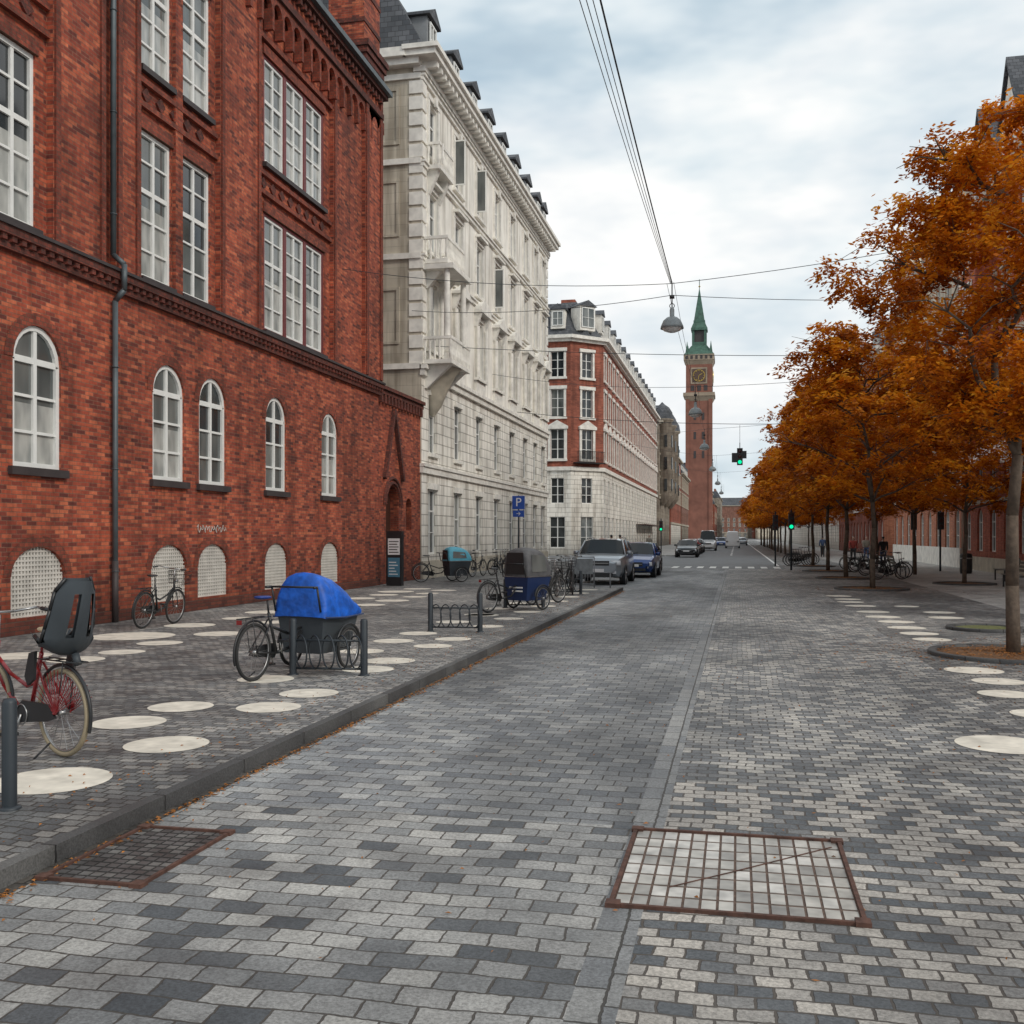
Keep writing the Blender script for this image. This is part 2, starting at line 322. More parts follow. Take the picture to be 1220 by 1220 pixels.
discs=[(-4.64,6.25,.79),(-4.53,7.53,.67),(-5.40,8.34,.66),(-5.39,9.22,.63),(-4.52,9.37,.63),(-4.50,10.3,.63),(-9.97,15.5,1.4),(-8.75,13.35,.65),(-8.83,12.4,.75),(-8.73,16.2,.87),(-10.1,17.6,.94),(-4.6,13.2,.7),(-4.56,15.1,.6),(-5.44,11.2,.66),(-4.57,12.3,.66),(-5.38,14.2,.66),(-5.4,15.7,.66),(-5.4,17.0,.66),(-4.55,16.2,.6),(-4.55,18.6,.6),(-5.44,19.4,.7),(-5.3,21.2,.7),(-8.9,14.6,.7),(-9.9,12.6,.9),(-9.6,10.5,.9),(-8.7,10.4,.66)]
y=18.6
while y<32: discs+=[(-8.8+U(-.1,.1),y,U(.65,.9)),(-10+U(-.2,.2),y+.7,U(.7,1.2))]; y+=1.7
y=20.4
while y<32: discs+=[(-4.55,y,.62),(-5.4,y+.9,.66)]; y+=1.9
ob=Obj("pavement_discs")
def disc(x,y,d,z):
    P=ob.p("discs",m_disc); P.poly([(x+d/2*math.cos(2*math.pi*i/48),y+d/2*math.sin(2*math.pi*i/48),z) for i in range(48)])
for x,y,d in discs: disc(x,y,d,.004)
for x,y,d in [(2.25,9.51,.8),(2.98,12.55,.6),(3.15,13.61,.62),(3.08,14.64,.74),(3.0,11.2,.6),(3.29,18.85,.64),(3.26,19.93,.68),(3.23,21.15,.72),(3.24,22.54,.73),(3.15,23.87,.74),(3.13,25.39,.75),(4.47,23.9,.74),(4.61,25.5,.72),(4.2,27.5,.6),(3.08,27.44,.77),(3.05,30.25,.71),(2.95,31.8,.75),(3.0,29,.7)]: disc(x,y,d,-.096)
ob.done()
def grate(x0,x1,y0,y1,nx,ny,pale):
    o=Obj("street_grate"); z=-.1
    G=o.p("grid",simple("grate_grid_iron",(.13,.085,.065) if pale else (.035,.03,.028),.85,var=.5,scale=20)); G.poly([(x0,y0,z+.003),(x1,y0,z+.003),(x1,y1,z+.003),(x0,y1,z+.003)])
    cm=[simple("grate_cell_%d"%i,c,.35,var=.5,scale=7) for i,c in enumerate(((.44,.42,.38),(.30,.285,.26),(.56,.54,.50)) if pale else ((.10,.10,.10),(.16,.16,.155),(.07,.07,.07)))]
    gx,gy=(.014,.024) if pale else (.014,.022)
    for i in range(nx):
        for j in range(ny):
            xa=x0+(x1-x0)*i/nx; xb=x0+(x1-x0)*(i+1)/nx; ya=y0+(y1-y0)*j/ny; yb=y0+(y1-y0)*(j+1)/ny
            k=random.choice((0,0,1,2)); o.p("cells_%d"%k,cm[k]).box(xa+gx*.5,xb-gx*.5,ya+gy*.5,yb-gy*.5,z+.004,z+.0065+U(0,.001))
    F=o.p("frame",m_rust_i); w=.022; t=.018
    F.box(x0-w,x1+w,y0-w,y0,z-.01,z+t);F.box(x0-w,x1+w,y1,y1+w,z-.01,z+t);F.box(x0-w,x0,y0,y1,z-.01,z+t);F.box(x1,x1+w,y0,y1,z-.01,z+t)
    if pale: F.path([(x0+.22*(x1-x0),y0+.3,z+.009),(x0+.5*(x1-x0),y0+.62,z+.009),(x1-.04,y1-.12,z+.009)],.004)
    for cx,cy in ((x0,y0),(x1,y0),(x0,y1),(x1,y1)): F.box(cx-.035,cx+.035,cy-.035,cy+.035,z-.01,z+t+.004)
    o.done()
grate(-.59,.57,4.97,6.26,14,8,True); grate(-3.55,-3.0,4.72,5.66,8,13,False)
vs=[];fs=[]
def leaf(x,y,z,s):
    a=R()*6.28; k=len(vs); dx,dy=math.cos(a)*s,math.sin(a)*s
    vs.extend([(x-dx,y-dy,z),(x+dy*.4,y-dx*.4,z+R()*.012),(x+dx,y+dy,z+.003),(x-dy*.4,y+dx*.4,z+R()*.012)]); fs.append((k,k+1,k+2,k+3))
for i in range(2600): leaf(-3.6+abs(random.gauss(0,.05)),U(3,33)**1.0,-.094,U(.01,.024))
for i in range(700): leaf(-3.9-abs(random.gauss(0,.5)),U(4,30),.006,U(.01,.02))
for i in range(1600): a=R()*6.28;r=abs(random.gauss(0,1.6));leaf(4.05+r*math.cos(a),16.6+r*math.sin(a),-.09+(.04 if r<1.1 else 0),U(.015,.035))
for i in range(900): leaf(U(-3.4,6),U(4,40),-.094,U(.008,.02))
for k in range(4):
    for i in range(500): a=R()*6.28;r=abs(random.gauss(0,1.4));leaf(4.4+r*math.cos(a),36+8.75*k+r*math.sin(a),-.04 if r<1.1 else -.09,U(.02,.04))
me=bpy.data.meshes.new("fallen_leaves");me.from_pydata(vs,[],fs);me.materials.append(simple("dry_leaf",(.36,.14,.03),.9,var=.5,scale=7))
ob=bpy.data.objects.new("fallen_leaves",me);COL.objects.link(ob)
# ---------------------------------------------------------------- brick school building (left)
o=Obj("brick_school_building"); o.T=frame((-12,0,0),(0,1),(1,0))
B=o.p("walls",m_brick); D=o.p("dark_mouldings",m_brickd); S=o.p("sills",m_sill); A=o.p("arch_bricks",m_brick2)
gw=[(11.25,12.5),(15.15,16.42),(19.41,20.66),(21.31,22.56),(24.70,25.92),(28.38,29.6)]
RD=.12
ops=[(a,b,2.88,5.38,(b-a)/2) for a,b in gw]+[(a-.05,b+.1,.28,1.5,.5) for a,b in gw]
wall(B,5,33.3,0,6.5,ops,RD)
for a,b in gw:
    window(o,a,b,2.88,5.38,(b-a)/2,RD,2,4,gl=(g_mid,g_dark,.5) if R()<.5 else (g_lite,g_mid,.45),fw=.09,mw=.05,thick=3)
    S.box(a-.12,b+.12,-.05,.09,2.74,2.88)
    po=arcpts(a-.22,b+.22,5.60,(b-a)/2+.22,14); pi=arcpts(a,b,5.38,(b-a)/2,14)
    for k in range(14): A.add([(po[k][0],.012,po[k][1]),(po[k+1][0],.012,po[k+1][1]),(pi[k+1][0],.012,pi[k+1][1]),(pi[k][0],.012,pi[k][1])],[(0,1,2,3)])
    Gp=o.p("basement_grilles",m_grille); a2,b2=a-.05,b+.1
    o.p("basement_void",m_sill).poly([(a2,-.11,.28),(b2,-.11,.28),(b2,-.11,1.5),(a2,-.11,1.5)])
    m=(a2+b2)/2; n=17
    for i in range(n+1):
        u=a2+(b2-a2)*i/n; hw=(b2-a2)/2; t=1.0+.5*math.sqrt(max(0,1-((u-m)/hw)**2)); Gp.box(u-.02,u+.02,-.09,-.05,.28,t)
    for q in range(15):
        z=.3+.08*q; hw=(b2-a2)/2*(1 if z<1 else math.sqrt(max(0,1-((z-1)/.5)**2))); Gp.box(m-hw,m+hw,-.08,-.045,z-.016,z+.016)
    po=arcpts(a2-.2,b2+.2,1.7,.7,12); pi=arcpts(a2,b2,1.5,.5,12)
    for k in range(12): A.add([(po[k][0],.012,po[k][1]),(po[k+1][0],.012,po[k+1][1]),(pi[k+1][0],.012,pi[k+1][1]),(pi[k][0],.012,pi[k][1])],[(0,1,2,3)])
o.p("plinth",m_plinth).box(5,33.3,-.05,.06,0,.22)
sc=o.p("graffiti_scribble",simple("chalk",(.6,.55,.5),.9)); pts=[]
for i in range(40): pts.append((21.2+i*.035+.03*math.sin(i*2.1),.012,1.86+.07*math.sin(i*1.7)+.03*math.cos(i*.9)))
sc.path(pts,.008,seg=4)
D.box(5,33.34,-.05,.10,6.5,6.62); D.box(5,33.36,-.05,.20,6.72,6.86)
u=5.1
while u<33.3: D.box(u,u+.11,0,.17,6.62,6.72); u+=.24
S.box(5,33.38,-.05,.24,6.86,6.92)
W1=(7.1,10.2); W2=(11.5,14.35); NR=-.14
up=[]
for z0,z1 in (W1,W2):
    for a,b in ((10.6,11.7),(11.95,13.0),(13.72,14.7),(14.85,15.9),(19.15,20.35),(20.75,22.05)): up.append((a,b,z0,z1,0))
    up.append((24.85,28.85,z0,z1,0))
wall(B,5,33.3,6.92,16.6,up,.12,n=NR)
for a,b,c,d,_ in up:
    if b-a>3:
        F=o.p("red_frames",m_frame_r); w=(b-a)/3
        for i in range(3):
            window(o,a+i*w+.09,a+(i+1)*w-.09,c+.07,d-.07,0,.12,2,5,gl=(g_lite,g_mid,.45),n=NR,mw=.04,thick=3)
            F.box(a+i*w,a+i*w+.09,NR-.14,NR-.01,c,d);F.box(a+(i+1)*w-.09,a+(i+1)*w-.002,NR-.14,NR-.01,c,d)
        F.box(a,b,NR-.14,NR-.012,c,c+.07);F.box(a,b,NR-.14,NR-.012,d-.07,d)
    else: window(o,a,b,c,d,0,.12,2,5,gl=random.choice([(g_lite,g_mid,.5),(g_lite,g_dark,.5),(g_mid,g_dark,.4)]),n=NR,fw=.09,mw=.045,thick=3)
    S.box(a-.06,b+.06,NR-.02,NR+.12,c-.12,c)
    A.box(a-.05,b+.05,NR-.02,NR+.05,d,d+.26)
piers=[(5,6),(9,9.9),(13.0+.06,13.6),(16.2,17.75),(18.1,18.95),(22.3,24.4),(29.3,33.3)]
for a,b in piers:
    B.box(a,b,NR-.02,0.0,6.92,16.6)
    if b-a>.7:
        for q in (a+.03,b-.17): A.box(q,q+.14,-.02,.045,6.95,15.2)
B.box(20.40,20.70,NR-.02,-.05,6.93,14.8)
for a,b in ((13.62,16.18),(18.97,22.28),(24.42,29.28)):
    A.box(a,b,NR-.02,-.04,10.62,10.74);A.box(a,b,NR-.02,-.04,11.12,11.24)
    u=a+.2
    while u<b-.4:
        D.prism([(u,NR+.05,10.93),(u+.17,NR+.05,10.77),(u+.34,NR+.05,10.93),(u+.17,NR+.05,11.09)],(0,-.06,0)); u+=.55
    A.box(a,b,NR-.02,-.02,14.66,14.8)
u=5.0
while u<33:
    w=.62
    ops2=arcpts(u+.1,u+w-.02,15.75,.25,6)
    A.box(u-.03,u+.09,-.1,.14,14.95,15.5)
    A.prism([(u+.03,.12,15.5),(u+.03,.12,15.9),(u+w+.03,.12,15.9),(u+w+.03,.12,15.5)]+[(p[0],.12,p[1]) for p in ops2[::-1]],(0,-.12,0))
    u+=w
D.box(5,33.3,-.3,.2,15.9,16.1); B.box(5,33.3,-.3,.1,16.1,16.5)
u=5.0
while u<33.2: D.box(u,u+.14,-.1,.26,16.35,16.55); u+=.3
D.box(5,33.35,-.3,.34,16.56,16.7); o.p("gutter",m_zinc).box(5,33.4,-.3,.48,16.7,16.86)
o.p("roof",m_slate).prism([(5,.40,16.86),(5,-5,21),(5,-11,21),(5,-14,16.86)],(28.35,0,0))
B.poly([(33.3,NR,0),(33.3,-14,0),(33.3,-14,16.7),(33.3,NR,16.7)]); B.poly([(5,NR,0),(5,-14,0),(5,-14,16.7),(5,NR,16.7)])
B.box(31.7,33.36,-1.3,.12,6.93,17.3)
for q in (31.75,33.1): A.box(q,q+.2,.1,.17,7.0,17.2)
for e,z in ((.05,17.3),(.11,17.5),(.17,17.7)): D.box(31.7-e,33.36+e,-1.3-e,.12+e,z,z+.2)
B.box(31.8,33.3,-1.2,.04,17.9,21.6); D.box(31.7,33.4,-1.3,.14,21.6,21.9); D.box(31.6,33.5,-1.4,.2,21.9,22.1)
for z in (18.6,19.6,20.6): D.box(31.77,33.33,-1.23,.07,z,z+.15)
B.box(27,29.4,-2.6,-.6,17.3,19.4); window(o,27.6,28.8,17.6,19.1,0,.0,2,3,n=-.58); o.p("roof",m_slate).prism([(26.8,-.45,19.4),(29.6,-.45,19.4),(28.2,-.45,20.6)],(0,-3,0))
Z=o.p("drainpipe",m_zinc,True); Z.path([(17.93,.10,.05),(17.93,.10,6.3),(17.93,.30,6.5),(17.93,.30,7.0),(17.93,.06,7.2),(17.93,.06,16.3),(17.93,.35,16.75)],.055,seg=12)
for z in (1,3,5,8,10,12,14): Z.torus((17.93,.10 if z<7 else .06,z),(0,0,1),.062,.012,16,6)
o.p("drain_boot",m_sill,True).tube((17.93,.10,0),(17.93,.10,1.2),.064,seg=12)
o.done()
# ---------------------------------------------------------------- gate wall
o=Obj("brick_gateway"); o.T=frame((-12.05,0,0),(0,1),(1,0)); B=o.p("walls",m_brick); D=o.p("mouldings",m_brickd)
wall(B,33.3,38.2,0,6.6,[(34.2,35.6,0,3.5,.7),(36.4,37.1,1.9,3.1,.35)],.4)
D.box(33.3,38.2,-.5,.14,6.6,6.75); D.box(33.3,38.2,-.5,.22,6.75,6.87)
u=33.4
while u<38: D.box(u,u+.15,0,.14,6.3,6.6); u+=.35
for p,q in (((33.9,.06,3.7),(34.9,.06,6.2)),((34.9,.06,6.2),(35.9,.06,3.7))): D.tube(p,q,.11,seg=4)
for rr in (.78,.95): D.torus((34.9,.02,2.8),(0,1,0),rr,.06,24,6,-math.pi/2,math.pi/2)
o.p("door",simple("dark_door",(.07,.03,.02),.5)).box(34.2,35.6,-.38,-.33,0,3.5)
o.p("door_planks",m_sill).box(34.88,34.92,-.33,-.31,0,3.3)
window(o,36.4,37.1,1.9,3.1,.35,.3,1,2,fm=m_frame_d,gl=g_dark)
B.box(33.3,38.2,-.6,-.52,0,6.6)
o.done()
# ---------------------------------------------------------------- white apartment building
o=Obj("white_apartment_building"); o.T=frame((-12,38.2,0),(0,1),(1,0)); L=27.0
W=o.p("walls",m_stucco); Ru=o.p("rusticated_base",m_rust); T=o.p("mouldings",m_trim)
cols=[1.5,5.3,9.1,12.8,16.4,20.0,23.0,25.6]
opsb=[(c-.6,c+.6,.95,3.55,0) for c in cols if c not in(5.3,16.4)]+[(c-.6,c+.6,.12,3.55,0) for c in (5.3,16.4)]+[(c-.55,c+.55,5.0,7.3,0) for c in cols]
wall(Ru,0,L,0,8.0,opsb,.2)
for a,b,c,d,r in opsb: window(o,a,b,c,d,0,.2,2,3,gl=random.choice([g_dark,g_mid,g_dark]),thick=2)
for c in cols:
    T.box(c-.72,c+.72,0,.08,3.55,3.8); T.box(c-.62,c+.62,0,.1,7.3,7.5); T.box(c-.65,c+.65,0,.12,4.85,5.0)
T.box(-.06,L+.05,-.05,.10,4.15,4.4); T.box(-.08,L+.05,-.05,.16,4.4,4.52)
T.box(-.05,L+.05,-.05,.14,7.95,8.2); T.box(-.1,L+.05,-.05,.24,8.2,8.36)
o.p("plinth",m_sand).box(-.03,L,0,.07,0,.7)
rows=[(9.2,11.75,1.25,'ped'),(13.1,15.4,1.2,'flat'),(16.85,18.95,1.15,'flat')]
opu=[(c-w/2,c+w/2,a,b,0) for a,b,w,t in rows for c in cols]
wall(W,0,L,8.0,20.0,opu,.2)
for a,b,w,t in rows:
    for i,c in enumerate(cols):
        window(o,c-w/2,c+w/2,a,b,0,.2,2,3,gl=random.choice([g_dark,g_dark,g_dark,g_mid]),thick=2)
        T.box(c-w/2-.22,c-w/2,0,.07,a-.1,b+.1); T.box(c+w/2,c+w/2+.22,0,.07,a-.1,b+.1); T.box(c-w/2-.3,c+w/2+.3,0,.15,a-.22,a-.1); T.box(c-w/2-.22,c+w/2+.22,0,.09,b+.1,b+.27)
        if t=='ped':
            T.box(c-1.0,c+1.0,0,.40,b+.38,b+.5); T.box(c-.85,c+.85,0,.10,8.4,9.0); T.box(c-.95,c+.95,0,.22,8.98,9.1)
            for s in (-1,1): T.taper((c+s*.80-.09,c+s*.80+.09,0,.14,b-.25),(c+s*.80-.1,c+s*.80+.1,0,.36,b+.38)); T.tube((c+s*.80,.15,a-.1),(c+s*.80,.15,b-.25),.10,seg=10)
            if i%2==1 or i==0: T.prism([(c-1.0,0,b+.5),(c+1.0,0,b+.5),(c,0,b+1.0)],(0,.38,0))
            else: T.prism([(p[0],0,p[1]) for p in arcpts(c-1.0,c+1.0,b+1.02,.52,10)],(0,.38,0))
        elif a<14: T.box(c-.8,c+.8,0,.28,b+.3,b+.42); T.box(c-.55,c+.55,0,.05,a-.8,a-.3)
        else: T.prism([(c-.12,0.09,b),(c+.12,0.09,b),(c+.17,0.09,b+.35),(c-.17,0.09,b+.35)],(0,.10,0))
for c,z in ((5.3,16.9),(12.8,13.2),(9.1,16.9)):
    F=o.p("open_casements",m_frame); F.box(c-.6,c-.55,.0,.5,z,z+.06); F.box(c-.6,c-.55,.0,.5,z+1.9,z+1.96); F.box(c-.6,c-.55,.45,.5,z+.06,z+1.9); F.box(c-.6,c-.55,0,.05,z+.06,z+1.9); o.p("glass_open",g_mid).poly([(c-.575,.05,z),(c-.575,.45,z),(c-.575,.45,z+1.9),(c-.575,.05,z+1.9)])
for z,e in ((12.45,.1),(16.1,.12),(19.45,.1)): T.box(-.05,L+.05,-.05,e,z,z+.16); T.box(-.08,L+.05,-.05,e+.07,z+.16,z+.24)
for z in [8.4+.62*i for i in range(18)]: T.box(-.04,.5,-.5,.06,z,z+.5); T.box(L-.5,L+.04,-.5,.06,z,z+.5)
u=.1
while u<L: T.box(u,u+.22,0,.62,19.95,20.2); u+=.55
T.box(-.12,L+.1,-.3,.2,19.75,19.95); T.box(-.55,L+.3,-.6,.72,20.2,20.42); T.box(-.65,L+.35,-.6,.84,20.42,20.6)
def balcony(c,z,w=1.5,dp=.85,mat=m_trim):
    P=o.p("balconies",mat)
    P.box(c-w,c+w,0,dp,z,z+.16)
    P.box(c-w,c+w,dp-.12,dp,z+.95,z+1.07); P.box(c-w,c-w+.12,0,dp-.12,z+.95,z+1.06);P.box(c+w-.12,c+w,0,dp-.12,z+.95,z+1.06)
    k=int(w*2/.2)
    for i in range(k+1):
        u=c-w+.06+(2*w-.12)*i/k; P.lathe([(.03,0),(.06,.2),(.035,.5),(.05,.79)],(u,dp-.06,z+.16),8)
    for i in range(4): P.lathe([(.03,0),(.06,.2),(.035,.5),(.05,.79)],(c-w+.06,.1+i*.2,z+.16),8)
    for s in (-1,1): P.taper((c+s*w*.7-.1,c+s*w*.7+.1,0,.1,z-.9),(c+s*w*.7-.14,c+s*w*.7+.14,0,dp-.1,z))
balcony(1.5,8.4,1.45,1.2); balcony(1.5,12.35,1.3,1.0); balcony(1.5,16.15,1.0,.6)
for s in (-1,1): T.tube((1.5+s*1.2,.95,9.5),(1.5+s*1.2,.95,12.2),.13,.11,seg=14)
o.p("console",m_sand,True).lathe([(.05,-1.9),(.35,-1.5),(.55,-1.0),(.9,-.3),(1.15,0)],(1.5,0,8.38),20)
T.box(.1,2.9,0,1.25,12.1,12.3)
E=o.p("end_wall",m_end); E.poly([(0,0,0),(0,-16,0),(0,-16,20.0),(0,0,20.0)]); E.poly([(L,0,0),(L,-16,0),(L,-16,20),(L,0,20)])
o.T=frame((-12,38.2,0),(-1,0),(0,-1))
for z in (8.2,12.5,16.2,19.5): T.box(.0,16,0,.10,z,z+.22)
for z in (9.2,13.4,17.0): E.box(.9,6,0,.05,z,z+.12); E.box(.9,6,0,.05,z+2.1,z+2.22); E.box(.9,1.02,0,.05,z+.12,z+2.1)
T.box(0,16,-.1,.4,19.95,20.2); T.box(.5,16,-.1,.6,20.2,20.55)
o.T=frame((-12,38.2,0),(0,1),(1,0))
Rf=o.p("mansard_roof",m_slate); Rf.prism([(-.1,.2,20.6),(-.1,-1.3,23.3),(-.1,-8,24.2),(-.1,-16,20.6)],(L+.2,0,0))
for i,c in enumerate([1.5,5.0,8.2,11.3,14.4,17.6,20.8,24.0,26.0]):
    P=o.p("dormers",m_lgrey); P.box(c-.62,c+.62,-1.6,-.05,20.7,22.4); window(o,c-.42,c+.42,20.95,22.25,0,.0,2,2,n=-.03,gl=g_mid)
    Rf.prism([(c-.8,.12,22.4),(c+.8,.12,22.4),(c+.8,.12,22.5),(c,.12,22.95),(c-.8,.12,22.5)],(0,-1.9,0))
for c in (3.3,13,22): o.p("chimneys",m_brickb).box(c-.4,c+.4,-5,-3.6,23,25.6)
o.done()
# ---------------------------------------------------------------- generic buildings
def facade(o,L,zs,ztop,cols,wallm,basem,zb,trim,glset=None,fw=.06):
    Wp=o.p("walls",wallm); Bp=o.p("base_storeys",basem); T=o.p("trim",trim)
    ob=[(c-w/2,c+w/2,a,b,(w/2 if k=='arch' else 0)) for a,b,w,k in zs if b<=zb for c in cols]
    ou=[(c-w/2,c+w/2,a,b,(w/2 if k=='arch' else 0)) for a,b,w,k in zs if b>zb for c in cols]
    wall(Bp,0,L,-.11,zb,ob,.2); wall(Wp,0,L,zb,ztop,ou,.2)
    for q in ob+ou: window(o,q[0],q[1],q[2],q[3],q[4],.18,2,3,gl=random.choice(glset or [g_dark,g_dark,g_dark,g_mid]),fw=fw,mw=.05)
    for a,b,w,k in zs:
        for c in cols:
            if k=='surr': T.box(c-w/2-.2,c-w/2,0,.07,a,b);T.box(c+w/2,c+w/2+.2,0,.07,a,b);T.box(c-w/2-.28,c+w/2+.28,0,.14,b,b+.3);T.box(c-w/2-.28,c+w/2+.28,0,.16,a-.2,a)
            elif k=='ped':
                T.box(c-w/2-.25,c-w/2,0,.1,a,b);T.box(c+w/2,c+w/2+.25,0,.1,a,b);T.box(c-w/2-.35,c+w/2+.35,0,.22,b,b+.25);T.prism([(c-w/2-.35,0,b+.25),(c+w/2+.35,0,b+.25),(c,0,b+.8)],(0,.2,0));T.box(c-w/2-.28,c+w/2+.28,0,.16,a-.2,a)
    T.box(-.05,L+.05,-.05,.18,zb-.15,zb+.2)
    T.box(-.1,L+.1,-.05,.3,ztop-.45,ztop-.2); T.box(-.25,L+.25,-.05,.6,ztop-.2,ztop+.1)
def spread(L,n,m=1.2): return [m+(L-2*m)*i/(n-1) for i in range(n)]
def dormers(o,L,cols,z,h=1.7,w=1.3,m=None,n0=-.2):
    for c in cols:
        o.p("dormers",m or m_trim).box(c-w/2,c+w/2,n0-1.4,n0,z,z+h)
        window(o,c-w/2+.15,c+w/2-.15,z+.25,z+h-.15,0,.0,2,2,n=n0+.02,gl=g_mid,fw=.07)
        o.p("roof",m_slate).prism([(c-w/2-.15,n0+.15,z+h),(c+w/2+.15,n0+.15,z+h),(c,n0+.15,z+h+.55)],(0,-2.2,0))
o=Obj("corner_apartment_building"); zs=[(.6,3.4,1.4,'n'),(4.6,6.9,1.2,'n'),(8.6,11.3,1.25,'ped'),(12.4,14.9,1.2,'surr'),(16.0,18.3,1.2,'surr')]
YL=64
o.T=frame((-12,93.6,0),(0,1),(1,0)); facade(o,YL,zs,19.6,spread(YL,20),m_brick3,m_rust,7.7,m_trim); dormers(o,YL,spread(YL,14),20.4)
o.T=frame((-14.6,91,0),(.7071,.7071),(.7071,-.7071)); facade(o,3.677,zs,19.6,[1.84],m_brick3,m_rust,7.7,m_trim); dormers(o,3.6,[1.84],20.3,2.2,1.7,n0=.1)
P=o.p("balcony",m_black); P.box(.3,3.3,0,.7,8.2,8.3)
for i in range(20): P.box(.3+i*.155,.33+i*.155,.66,.7,8.3,9.25)
P.box(.3,3.3,.65,.71,9.25,9.3)
o.T=frame((-34.6,91,0),(1,0),(0,-1)); facade(o,20,zs,19.6,spread(20,8),m_brick3,m_rust,7.7,m_trim); dormers(o,20,spread(20,7),20.4)
o.T=Matrix(); Rf=o.p("roof",m_slate)
Rf.taper((-34.6,-12.05,93.6,157.6,19.7),(-33,-14.2,95,156,23.0)); Rf.taper((-34.6,-14.4,91.1,93.6,19.7),(-33,-15.4,92.8,95,23.0)); Rf.taper((-15,-13,91.9,94,19.7),(-15.8,-14.4,93.4,95,23.2))
Rf.poly([(-14.6,91.1,19.75),(-12.05,93.6,19.75),(-14.2,95,23.0),(-15.4,92.8,23.0)])
for y in (100,115,130,145): o.p("chimneys",m_brick3).box(-17,-15.6,y,y+1,22.5,25)
o.p("awnings",simple("dark_awning",(.1,.06,.05),.8)).box(-12,-10.8,125,150,3.0,3.1)
o.p("blank",m_brick3).poly([(-34.6,157.6,0),(-12,157.6,0),(-12,157.6,19.6),(-34.6,157.6,19.6)])
o.done()
def rowhouse(name,side,X,y0,y1,ztop,wallm,basem,zb,trim,zs,n,roofh=3.5,dn=None,depth=14,glset=None):
    o=Obj(name); L=y1-y0
    o.T=frame((X,y0,0),(0,1),(1,0)) if side<0 else frame((X,y0,0),(0,1),(-1,0))
    facade(o,L,zs,ztop,spread(L,n),wallm,basem,zb,trim,glset)
    E=o.p("walls",wallm); E.poly([(0,0,-.1),(0,-depth,-.1),(0,-depth,ztop),(0,0,ztop)]);E.poly([(L,0,-.1),(L,-depth,-.1),(L,-depth,ztop),(L,0,ztop)])
    o.p("roof",m_slate).taper((-.1,L+.1,-depth,.35,ztop+.1),(.3,L-.3,-depth+1.5,-1.9,ztop+roofh))
    if dn: dormers(o,L,spread(L,dn,2.2),ztop+.5)
    for i in range(max(1,int(L/12))):
        u=4+i*12; o.p("chimneys",m_brickb).box(u,u+.9,-4,-2.8,ztop+roofh-.6,ztop+roofh+1.8)
    return o
z5=[(.6,3.3,1.5,'n'),(4.6,7.0,1.2,'arch'),(8.3,10.9,1.2,'surr'),(12.1,14.5,1.2,'surr'),(15.6,17.8,1.1,'n')]
o=rowhouse("ornate_stone_building",-1,-12,163,188,19.8,m_dstone,m_dstone,7.7,m_sand,z5,8,3.4,4)
for u in (2.5,12.5,22.5):
    P=o.p("bay_turrets",m_dstone,True); P.lathe([(.3,6.5),(1.5,8),(1.5,19.8),(1.8,20),(1.8,20.3)],(u,.3,0),16); o.p("turret_roof",m_slate,True).lathe([(1.8,20.3),(1.6,21.4),(1.1,22.2),(.4,22.7),(.02,23.1)],(u,.3,0),16)
    for z in (8.8,12.3,15.8): 
        for a in (0,1,2):
            t=math.radians(30+a*60); o.p("bay_glass",g_dark).box(u+1.4*math.cos(t)-.35,u+1.4*math.cos(t)+.35,.3+1.4*math.sin(t)-.25,.3+1.4*math.sin(t)+.18,z,z+1.9)
o.done()
rowhouse("red_gabled_building",-1,-12,192,226,17.5,m_brick3,m_rust,4,m_sand,z5[:4],11,5,6).done()
rowhouse("brown_apartment_building",-1,-12,230,262,15.5,m_brickb,m_dstone,4,m_sand,z5[:4],10,4,6).done()
for (y0,y1,zt,m_,x) in ((480,520,20,m_brickb,-14),(525,570,24,m_cream,-13),(575,640,19,m_brick3,-12),(645,720,25,m_dstone,-10)):
    rowhouse("distant_townhouse",-1,x,y0,y1,zt,m_,m_,4,m_sand,z5[:4],9,4,None).done()
for (y0,y1,zt,m_,x) in ((520,580,20,m_cream,10),(585,650,24,m_brick3,9),(655,720,22,m_dstone,7)):
    rowhouse("distant_townhouse",1,x,y0,y1,zt,m_,m_,4,m_sand,z5[:4],9,4,None).done()
o=Obj("distant_townhouse"); o.T=frame((-40,780,0),(1,0),(0,-1)); facade(o,80,z5[:4],24,spread(80,20),m_brickb,m_dstone,4,m_sand); o.p("roof",m_slate).taper((0,80,-14,0,24),(2,78,-9,-5,30)); o.done()
# ---------------------------------------------------------------- city hall with tower
o=Obj("city_hall_with_clock_tower"); B=o.p("walls",m_brickb); T=o.p("stone_trim",m_sand); C=o.p("copper_spire",m_copper); K=o.p("openings",m_sill)
o.T=frame((-70,437,0),(1,0),(0,-1)); facade(o,59,[(2,6,2.5,'arch'),(9,13,2.5,'arch'),(16,21,2.5,'surr')],26,spread(59,12,3),m_brickb,m_dstone,8,m_sand); o.p("roof",m_slate).taper((0,59,-30,0,26.1),(5,54,-22,-8,33))
o.T=frame((-11,437,0),(0,1),(1,0)); wall(B,0,40,0,26,[],.2)
o.T=Matrix.Translation((-15.5,440,0)); h=5.3
B=o.p("tower_shaft",simple("tower_brick",(.24,.10,.07),.85,var=.3,scale=.3)); SC=o.p("tower_stone",simple("tower_sandstone",(.34,.27,.20),.85,var=.3,scale=.3))
B.box(-h,h,-h,h,0,62)
for z in (34,42,50): 
    for x in (-2.2,1.2): K.box(x,x+1.0,-h-.1,-h,z,z+3); K.box(h,h+.1,x,x+1,z,z+3)
for x in (-h,h-1.1): B.box(x-.25,x+1.35,-h-.35,-h+.9,0,61.9)
